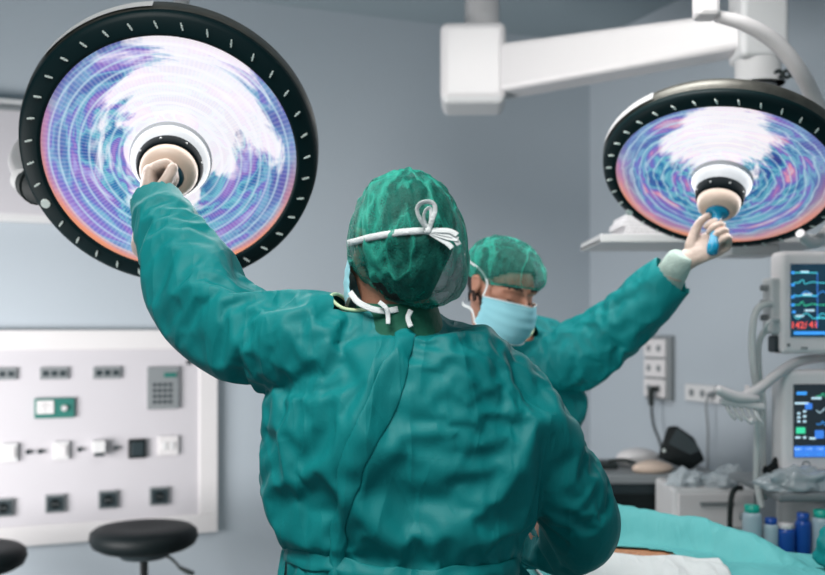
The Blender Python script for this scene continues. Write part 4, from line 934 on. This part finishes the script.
def cloth_grid(name, label, fz, x0, x1, y0, y1, m, hole=None, skirt=.42, n=(150, 84), group=None, sides=True, left=True):
    """a cloth lying on the table and hanging over its edges"""
    bm = bmesh.new(); nx, ny = n; V = {}
    ex = skirt if sides else 0
    for i in range(nx+1):
        for j in range(ny+1):
            u = (x0-ex+(x1-x0+2*ex)*i/nx) if left else (x0+(x1-x0+ex)*i/nx); v = y0-ex+(y1-y0+2*ex)*j/ny
            cx_, cy_ = min(max(u, x0), x1), min(max(v, y0), y1); over = math.hypot(u-cx_, v-cy_)
            z = fz(cx_, cy_)
            if over > 0:
                r = .02; out = min(over, r)+.022*math.sin((u*1.3+v)*22)*min(1, over/.2)+.018*min(1, over/.2)
                d = Vector((u-cx_, v-cy_)).normalized(); p = Vector((cx_+d.x*out, cy_+d.y*out, max(.2, z-max(0, over-r*.6))))
            else: p = Vector((u, v, z))
            V[i, j] = bm.verts.new(p)
    for i in range(nx):
        for j in range(ny):
            c = (V[i, j].co+V[i+1, j+1].co)/2
            if hole and hole(c.x, c.y) and V[i, j].co.z > .8: continue
            bm.faces.new((V[i, j], V[i+1, j], V[i+1, j+1], V[i, j+1])).smooth = True
    bmesh.ops.delete(bm, geom=[v for v in bm.verts if not v.link_faces], context='VERTS')
    c0 = Vector(((x0+x1)/2, (y0+y1)/2, .87)); bmesh.ops.transform(bm, matrix=Matrix.Translation(-c0), verts=bm.verts)
    me = bpy.data.meshes.new(name); bm.to_mesh(me); bm.free(); me.materials.append(m); o = bpy.data.objects.new(name, me); COL.objects.link(o); o.location = c0
    q = o.modifiers.new('t', 'SOLIDIFY'); q.thickness = .0022; q.offset = 1; swap(o, evaluated(o)); tag(o, label, 'drape', group); return o
hole = lambda x, y: ((x-.53)/.10)**2+((y-2.41)/.05)**2 < 1
BP = world_bvh(o)
def ptop(x, y):
    b = 0
    for dx, dy in ((0, 0), (.02, 0), (-.02, 0), (0, .02), (0, -.02)):
        h = BP.ray_cast(Vector((x+dx, y+dy, 2)), Vector((0, 0, -1)))
        if h[0] is not None: b = max(b, h[0].z)
    return b+.0035 if b > .84 else 0
def z_all(x, y):
    p_ = ptop(x, y); z = max(z_teal(x, y), p_); e = math.sqrt(((x-.53)/.10)**2+((y-2.41)/.05)**2)
    w = max(0, min(1, (1.9-e)/.7)) if p_ else 0
    return z*(1-w)+p_*w
dr = cloth_grid('surgical_drape', 'light teal drape over the operating table with a raised ridge at the back', z_all, TX0, TX1, TY0, TY1, M_drape, hole, left=False)
wd = cloth_grid('white_cover_cloth', 'white cloth lying over the teal drape in front of the bare skin', lambda x, y: z_all(x, y)+.006+.022*abs(noise.noise(Vector((x*9, y*9, 5)))), .36, .72, 2.12, 2.35, M_white_drape, None, 0, (60, 44), None, False)
mb = MB(); q = [Vector((x, y, z_all(x, y)+.014)) for x, y in ((.27, 2.27), (.31, 2.24), (.35, 2.20))]
mb.tube(q, .003, 8); mb.tube([v+Vector((.0, -.012, 0)) for v in q], .003, 8); o = mb.build('forceps', M_chrome, origin=q[1]); tag(o, 'slim steel forceps lying on the teal drape at the sleeve of the front surgeon', 'forceps')
# bundle of teal cloth at the far right end
def bundle():
    bm = bmesh.new(); bmesh.ops.create_icosphere(bm, subdivisions=5, radius=1)
    for v in bm.verts:
        p = v.co.copy(); f = 1+.16*noise.noise(p*2.3)+.09*abs(noise.noise(p*5.5))
        v.co = Vector((p.x*.12*f, p.y*.10*f, max(-.06, p.z*.085*f)))
    me = bpy.data.meshes.new('cloth_bundle'); bm.to_mesh(me); bm.free(); me.materials.append(M_gown); smooth(me)
    c = at(872, 556, 2.34); o = bpy.data.objects.new('cloth_bundle', me); COL.objects.link(o); o.location = (c.x, c.y, max(z_all(c.x+a, c.y+b_) for a in (-.05, 0, .05) for b_ in (-.05, 0, .05))+.05); tag(o, 'dark teal bundled cloth at the right edge of the photo on the operating table', 'cloth')
bundle()
# ------------------------------------------------------------------ equipment on the right
M_screen = None
def screen_mat(name, kind):
    t = NT(name); tc = t.n('ShaderNodeTexCoord'); sp = t.n('ShaderNodeSeparateXYZ'); t.l(tc.outputs['Object'], sp.inputs[0])
    n = t.n('ShaderNodeTexNoise', Scale=14.0, Detail=2.0); t.l(tc.outputs['Object'], n.inputs['Vector'])
    c = t.mix(n.outputs[0], srgb(6, 30, 50) if kind == 0 else srgb(12, 26, 34), srgb(14, 62, 84) if kind == 0 else srgb(30, 40, 50))
    t.l(c, t.b.inputs['Emission Color']); t.b.inputs['Emission Strength'].default_value = 1; t.b.inputs['Base Color'].default_value = (.01, .01, .01, 1); t.b.inputs['Roughness'].default_value = .2; return t.m
def glow(name, c, s=1.0): return mat(name, c, .4, emit=c, estr=s)
G_blue = glow('screen_blue', srgb(60, 150, 235)); G_cyan = glow('screen_cyan', srgb(80, 210, 225)); G_red = glow('screen_red', srgb(255, 90, 80)); G_white = glow('screen_white', srgb(190, 220, 235)); G_grn = glow('screen_green', srgb(60, 200, 150)); G_deep = glow('screen_deep_blue', srgb(60, 125, 220), .8)
S_teal = screen_mat('screen_dark_teal', 0); S_dark = screen_mat('screen_dark', 1)
def monitor(label, x0, y0, x1, y1, Y, bez, scr, kind):
    a = at(x0, y0, Y); b = at(x1, y1, Y); w = b.x-a.x; h = a.z-b.z; c = (a+b)/2
    t = thing('patient_monitor', label, 'monitor', c, math.radians(3)); M = pworld(t)
    MB().box((0, .045, 0), (w, .09, h), .016, M, 4).build('housing', M_monitor, t)
    sx0, sy0, sx1, sy1 = bez; W = lambda px, py: (-w/2+(px-x0)*Y/FPX, h/2-(py-y0)*Y/FPX)
    (u0, v0), (u1, v1) = W(sx0, sy0), W(sx1, sy1); sw, sh = u1-u0, v0-v1
    s = MB().box(((u0+u1)/2, -.001, (v0+v1)/2), (sw, .006, sh), .001, M).build('screen', scr, t)
    def R_(name, px, py, pw, ph, m): 
        u, v = W(px, py); return MB().box((u, -.0048, v), (pw*Y/FPX, .0016, ph*Y/FPX), 0, M).build(name, m, s)
    def trace(name, px, py, pw, amp, m, kind=0):
        mb = MB(); L = []; rnd = random.Random(px*7+py); n = 60
        for k in range(n+1):
            q = px+pw*k/n; ph = (k % 15)/15
            dy = -amp*math.exp(-((ph-.3)/.05)**2)+amp*.3*math.exp(-((ph-.42)/.06)**2)-amp*.25*math.exp(-((ph-.7)/.1)**2) if kind == 0 else amp*math.sin(k*.7)*.6
            u, v = W(q, py+dy); L.append(M @ Vector((u, -.0048, v)))
        mb.tube(L, .0011, 4, sub=1); return mb.build(name, m, s)
    def txt(name, st, px, py, size, m):
        u, v = W(px, py); mb = MB(); text_mesh(mb, st, size*Y/FPX, M @ Matrix.Translation((u, -.0046, v)) @ Matrix.Rotation(PI/2, 4, 'X')); return mb.build(name, m, s, normals=False)
    return t, M, R_, trace, txt, W
t, M, R_, trace, txt, W = monitor('upper white patient monitor with blue traces and red digits', 780, 251, 915, 354, 3.0, (789, 264, 906, 337), S_teal, 0)
R_('trace_box', 804, 273, 24, .8, G_cyan); R_('trace_box', 804, 296, 24, .8, G_cyan); R_('trace_box', 816, 300, .6, 55, G_deep); R_('status_bar', 848, 333, 112, 3, G_blue); R_('status_bar', 860, 318, 90, 1.2, G_cyan)
for k in range(4): trace('trace', 792, 283+k*11, 112, 4.5, (G_cyan, G_blue, G_grn, G_cyan)[k], k % 2)
txt('digits', '142/', 797, 325.5, 9.5, G_red); txt('digits', '41', 812, 325, 9, G_red); txt('digits', '80', 850, 323, 14, G_cyan)
for px, py in ((791, 273), (791, 285), (791, 297), (791, 305), (792, 312)): R_('channel_mark', px, py, 3.2, 2.6, G_blue)
for px, py, w_ in ((806, 294.5, 9), (808, 310.5, 10), (798, 316, 8), (803, 272, 8)): R_('readout', px, py, w_, 1.6, G_white)
u, v = W(803, 348); MB().box((u, -.002, v), (.02, .004, .006), .001, M).build('badge', M_grey, t)
u, v = W(787, 345); MB().cyl(M @ Vector((u, .002, v)), M @ Vector((u, -.004, v)), .005).build('power_button', M_grey, t)
MB().box((-.21, .05, -.01), (.035, .075, .17), .008, M).build('side_module', M_offwhite, t)
MB().box((-.19, .05, -.125), (.045, .06, .05), .006, M).build('lower_module', M_dark, t)
for k in range(3): p = M @ Vector((-.229, .04, .045-k*.045)); MB().cyl(p, p+Vector((-.02, 0, 0)), .009).build('connector', M_grey, t)
MB().box((.0, .12, -.02), (.10, .06, .10), .01, M).build('rear_mount', M_dark, t)
t2, M2_, R_, trace, txt, W = monitor('lower white monitor with dark screen and pale blue bottom bar', 781, 370, 915, 473, 3.0, (792, 384, 906, 457), S_dark, 1)
R_('menu_bar', 849, 451, 113, 11, G_deep)
for k in range(9): R_('menu_key', 796+k*11, 448.5, 7, 2.2, G_white)
for k in range(9): R_('menu_text', 796+k*11, 453.5, 6, 1.6, G_cyan)
R_('green_tile', 799, 430, 9, 6, G_grn); R_('blue_tile', 800, 393, 10, 3, G_blue); R_('violet_tile', 807, 406, 7, 6, G_deep); R_('blue_tile', 818, 434, 9, 8, G_deep)
for px, py, w_ in ((797, 413, 3), (797, 417, 3), (797, 421, 3), (803, 411, 3), (803, 416, 3), (803, 421, 3), (796, 437, 5), (803, 437, 3), (811, 438, 6), (800, 403, 14), (815, 398, 10)): R_('readout', px, py, w_, 1.8, G_white)
for k in range(3): trace('trace', 815, 396+k*14, 88, 4, (G_grn, G_white, G_blue)[k], k % 2)
mb = MB(); u, v = W(805, 465)
mb.lathe([(.012+.0018*math.cos(a*PI/4), .0018*math.sin(a*PI/4)) for a in range(9)], 24, M2_ @ Matrix.Translation((u, -.001, v)) @ Matrix.Rotation(PI/2, 4, 'X')); mb.build('round_key', M_grey, t2)
MB().box((.0, .12, .02), (.10, .06, .10), .01, M2_).build('rear_mount', M_dark, t2)
# mast and trolley carrying the monitors
mx = at(858, 0, 3.17).x; t = thing('equipment_trolley', 'grey trolley with mast, rails and shelves at the right edge of the photo', 'trolley', (mx, 3.2, 0))
MB().box((mx, 3.20, .98), (.06, .06, 1.55), .01).build('mast', M_offwhite, t)
MB().box((mx+.05, 3.15, .60), (.50, .40, .80), .02, None, 3).build('cabinet', M_offwhite, t)
MB().box((mx-.02, 3.13, 1.012), (.66, .46, .025), .008).build('work_top', M_grey, t)
MB().box((mx-.02, 2.905, .90), (.62, .018, .035), .003).build('rail', M_chrome, t)
for a in (-1, 1):
    for b_ in (-1, 1): MB().cyl((mx-.02+a*.26-.012, 3.15+b_*.17, .06), (mx-.02+a*.26+.012, 3.15+b_*.17, .06), .06).cyl((mx-.02+a*.26, 3.15+b_*.17, .06), (mx-.02+a*.26, 3.15+b_*.17, .21), .012).build('caster', M_rubber, t)
for k in range(3): MB().box((mx+.05, 2.944, .32+k*.2), (.46, .012, .17), .004).build('drawer', M_white, t)
# things on the work top
zt_ = 1.0255
def lumpy(name, label, cat, c, sx, sy, sz, m, seed, amp=.3, freq=2.5, group=None, flatb=.35, sub=4):
    bm = bmesh.new(); bmesh.ops.create_icosphere(bm, subdivisions=sub, radius=1)
    for v in bm.verts:
        p = v.co.copy(); q = p*freq+Vector((seed, seed*2, 0)); f = 1+amp*noise.noise(q)+amp*.5*noise.noise(q*2.3)
        v.co = Vector((p.x*sx*f, p.y*sy*f, max(-sz*flatb, p.z*sz*f)))
    me = bpy.data.meshes.new(name); bm.to_mesh(me); bm.free(); me.materials.append(m); smooth(me)
    o = bpy.data.objects.new(name, me); COL.objects.link(o); o.location = (c[0], c[1], c[2]+sz*flatb); tag(o, label, cat, group); return o
M_bag = mat('clear_plastic_bag', srgb(205, 215, 220), .2, bump=1.0, bscale=16, alpha=.55, spec=.8)
M_tealplastic = mat('teal_plastic', srgb(10, 165, 145), .35); M_bluep = mat('blue_plastic', srgb(20, 75, 160), .35); M_bottle = mat('pale_bottle_plastic', srgb(185, 205, 215), .25, alpha=.8)
p = at(783, 484, 3.04); lumpy('breathing_mask', 'black rubber face mask on the trolley under the lower monitor', 'mask', (p.x, p.y, zt_), .062, .05, .062, M_black, 3, .35, 2.0)
p = at(796, 505, 2.98); lumpy('plastic_bag', 'crumpled clear plastic bag at the front of the trolley top', 'bag', (p.x, p.y-.02, zt_), .105, .045, .048, M_bag, 8, .5, 2.4)
p = at(822, 506, 3.04); lumpy('crumpled_wrapper', 'crumpled pale wrapper at the right edge beside the clear bag', 'wrapper', (p.x+.075, p.y+.03, zt_), .05, .04, .034, M_towel, 12, .5, 2.6)
def bottle(name, label, cat, px, top, bot, r, m, capm, Y=2.85, group=None):
    a = at(px, bot, Y); b_ = at(px, top, Y); h = b_.z-a.z; t = thing(name, label, cat, a, 0, group); M = pworld(t)
    MB().lathe([(0, 0), (r*.9, 0), (r, .006), (r, h*.78), (r*.92, h*.84), (r*.6, h*.88), (r*.6, h*.9), (0, h*.9)], 28, M).build('body', m, t)
    MB().lathe([(r*.75, h*.86), (r*.78, h*.87), (r*.78, h), (0, h)], 24, M).build('cap', capm, t)
    MB().box((0, r+.012, h*.7), (r*1.2, .05, .02), .003, M).build('rail_clip', M_grey, t)
for px, top, bot, r, m, cm, lab in ((752, 505, 556, .027, M_bottle, M_tealplastic, 'pale bottle with wide teal cap, leftmost on the trolley rail'), (771, 518, 560, .021, M_bottle, M_bluep, 'pale bottle with blue cap next to the teal-capped one'),
        (786, 523, 562, .026, M_bluep, M_white, 'short blue canister with white top on the trolley rail'), (803, 513, 566, .022, M_bluep, M_bluep, 'tall plain blue canister on the trolley rail'), (822, 510, 562, .030, M_bottle, M_tealplastic, 'pale bottle with teal cap cut off by the right edge')):
    bottle('suction_bottle', lab, 'bottle', px, top, bot, r, m, cm, 2.855, 'bottles and canisters clipped to the trolley rail')
# corrugated breathing hoses with holder arm
M_hose = mat('pale_corrugated_hose', srgb(212, 214, 212), .4)
def hose(name, label, pts, r, cor=True):
    c = Vector(pts[0]); mb = MB(); R_ = [(Vector(p), r, r) for p in pts]
    mb.sweep(R_, 12, sub=8, up=(1, 0, .1)); o = mb.build(name, M_hose, origin=c); return tag(o, label, 'hose', 'pale hoses hanging beside the monitors')
hose('breathing_hose', 'outer pale hose arching left of the upper monitor down to the holder', [at(778, 305, 3.02), at(766, 304, 3.0), at(756, 312, 3.0), at(752, 335, 3.0), at(753, 365, 3.0), at(757, 395, 3.02), at(757, 440, 3.03), at(757, 480, 3.04), at(762, 508, 3.03)], .0105)
hose('breathing_hose', 'inner pale hose close beside the left edge of the upper monitor', [at(777, 328, 3.02), at(768, 329, 3.03), at(761, 337, 3.04), at(758, 352, 3.04), at(760, 380, 3.06), at(763, 400, 3.07), at(763, 450, 3.08), at(764, 500, 3.06)], .0095)
hose('sample_line', 'short thin line looping from the upper monitor side connectors', [at(779, 320, 3.01), at(772, 320, 2.97), at(767, 324, 2.96), at(764, 331, 2.98)], .006)
t = thing('hose_holder', 'white curved support arm with comb clips left of the monitors', 'hose holder', at(830, 362, 3.12))
MB().sweep([(at(850, 357, 3.15), .013, .013), (at(820, 358, 3.10), .014, .014), (at(795, 363, 3.02), .015, .015), (at(775, 376, 2.97), .015, .015), (at(760, 388, 2.95), .015, .015), (at(742, 398, 2.94), .017, .016)], 16, up=(0, 0, 1), caps='round').build('arm', M_white, t)
MB().sweep([(at(755, 399, 2.94), .018, .014), (at(735, 397, 2.93), .022, .018), (at(719, 390, 2.92), .018, .015)], 14, up=(0, 0, 1), caps='round').build('arm_head', M_white, t)
hd = MB().box((0, 0, 0), (.13, .03, .018), .005, Matrix.Translation(at(742, 404, 2.94)) @ Matrix.Rotation(.12, 4, 'Y')).build('comb_bar', M_white, t)
for k in range(5):
    p = at(726+k*7, 408+k*1.2, 2.94); MB().sweep([(p+Vector((0, 0, .012)), .007, .006), (p+Vector((.008, -.01, -.012)), .007, .006), (p+Vector((.022, -.01, -.03)), .006, .005)], 8, caps='round').build('comb_clip', M_offwhite, hd)
MB().ball(at(751, 421, 2.93), .010).build('end_knob', M_white, t)
MB().cyl(at(747, 385, 2.95), at(747, 396, 2.95), .007).build('stub', M_white, t)
# grey drawer cart behind
p = at(713, 494, 3.45); t = thing('drawer_cart', 'pale grey drawer cart with wrapped supplies on top, behind the drapes', 'cart', (p.x, 3.55, 0)); M = pworld(t); ztop = at(0, 494, 3.3).z
w = .26
MB().box((0, 0, (ztop+.1)/2), (w+.03, .26, ztop-.1), .012, M).build('cabinet', M_offwhite, t)
for k in range(4): 
    dd = MB().box((0, -.135, ztop-.075-k*.13), (w, .015, .115), .004, M).build('drawer', M_white, t); MB().box((0, -.147, ztop-.05-k*.13), (w*.45, .012, .012), .003, M).build('handle', M_grey, dd)
for a in (-1, 1):
    for b_ in (-1, 1): MB().cyl((a*.1-.01, b_*.09, .05), (a*.1+.01, b_*.09, .05), .05) if False else MB().cyl(M @ Vector((a*.1-.01, b_*.09, .05)), M @ Vector((a*.1+.01, b_*.09, .05)), .05).build('caster', M_rubber, t)
for k, (dx, dy, sx, sz, lab) in enumerate(((-.075, -.05, .06, .04, 'leftmost crumpled clear bag of supplies on the drawer cart'), (.03, -.07, .065, .033, 'middle crumpled clear bag of supplies on the drawer cart'), (.10, .02, .045, .042, 'rightmost crumpled clear bag of supplies on the drawer cart'))):
    c = M @ Vector((dx, dy, ztop)); lumpy('supply_bag', lab, 'bag', c, sx, .06, sz, M_bag, 20+k*3, .45, 2.6, 'clear bags on top of the drawer cart')
c = at(732, 489, 3.26); o = MB().tube([at(741, 488, 3.31), at(735, 489, 3.27), at(731, 500, 3.25), at(730, 530, 3.25), at(733, 560, 3.25)], .009).build('black_cable', M_rubber, origin=c); tag(o, 'thick black cable hanging down the front of the drawer cart', 'cable')
# dark equipment console
p = at(640, 474, 3.85); t = thing('equipment_console', 'dark equipment console with grey top behind the front surgeon', 'console', (p.x-.02, 3.92, 0)); M = pworld(t); zt2 = at(0, 470, 3.8).z
MB().box((0, 0, (zt2-.03+.08)/2), (.52, .42, zt2-.11), .01, M).build('cabinet', M_dark, t)
MB().box((0, -.01, zt2-.018), (.56, .46, .036), .008, M).build('top', M_grey, t)
MB().box((-.04, -.218, zt2-.12), (.40, .012, .09), .003, M).build('front_panel', M_black, t)
for a in (-1, 1): MB().box((a*.2, 0, .04), (.05, .4, .08), .008, M).build('foot', M_rubber, t)
c = at(602, 461, 3.86); o = MB(); o.box((0, 0, 0), (.11, .09, .022), .006, Matrix.Translation((c.x, c.y, zt2+.012))); o.tube([Vector((c.x+.02, c.y-.03, zt2+.03)), Vector((c.x+.08, c.y-.05, zt2+.035)), Vector((c.x+.14, c.y-.08, zt2+.012))], .008); o = o.build('handpiece', M_rubber, origin=Vector((c.x, c.y, zt2))); tag(o, 'black handpiece with cable lying at the left of the console top', 'handpiece')
c = at(641, 461, 3.86); lumpy('white_pillow', 'smooth white pad lying on the dark console, upper of the two', 'pad', (c.x, c.y+.06, zt2), .085, .06, .045, M_white, 31, .08, 1.0, None, .6)
c = at(654, 474, 3.76); lumpy('cream_cushion', 'flat cream pad in front of the black bag on the console', 'pad', (c.x-.01, c.y-.02, zt2), .075, .04, .028, M_cream, 36, .10, 1.0, None, .6)
# black bag
def black_bag():
    c = at(680, 456, 3.78); M = Matrix.Translation((c.x+.01, c.y+.02, zt2+.082)) @ Matrix.Rotation(.35, 4, 'Y') @ Matrix.Rotation(-.3, 4, 'Z')
    t = thing('black_case', 'black soft case leaning on the console against the wall', 'case', (c.x+.01, c.y+.02, zt2))
    o = MB().poly([(-.07, -.065), (.055, -.07), (.095, -.01), (.03, .055), (-.045, .075), (-.075, .06)], .06, M).build('body', M_black, t)
    q = o.modifiers.new('b', 'BEVEL'); q.width = .008; q.segments = 3; swap(o, evaluated(o)); 
    MB().poly([(-.05, .0), (.04, -.01), (.07, .02), (.02, .05), (-.04, .068)], .012, M @ Matrix.Translation((0, -.010, 0))).build('flap', M_dark, t)
    MB().ball(M @ Vector((-.055, -.006, -.03)), .007).build('snap', M_tick, t)
black_bag()
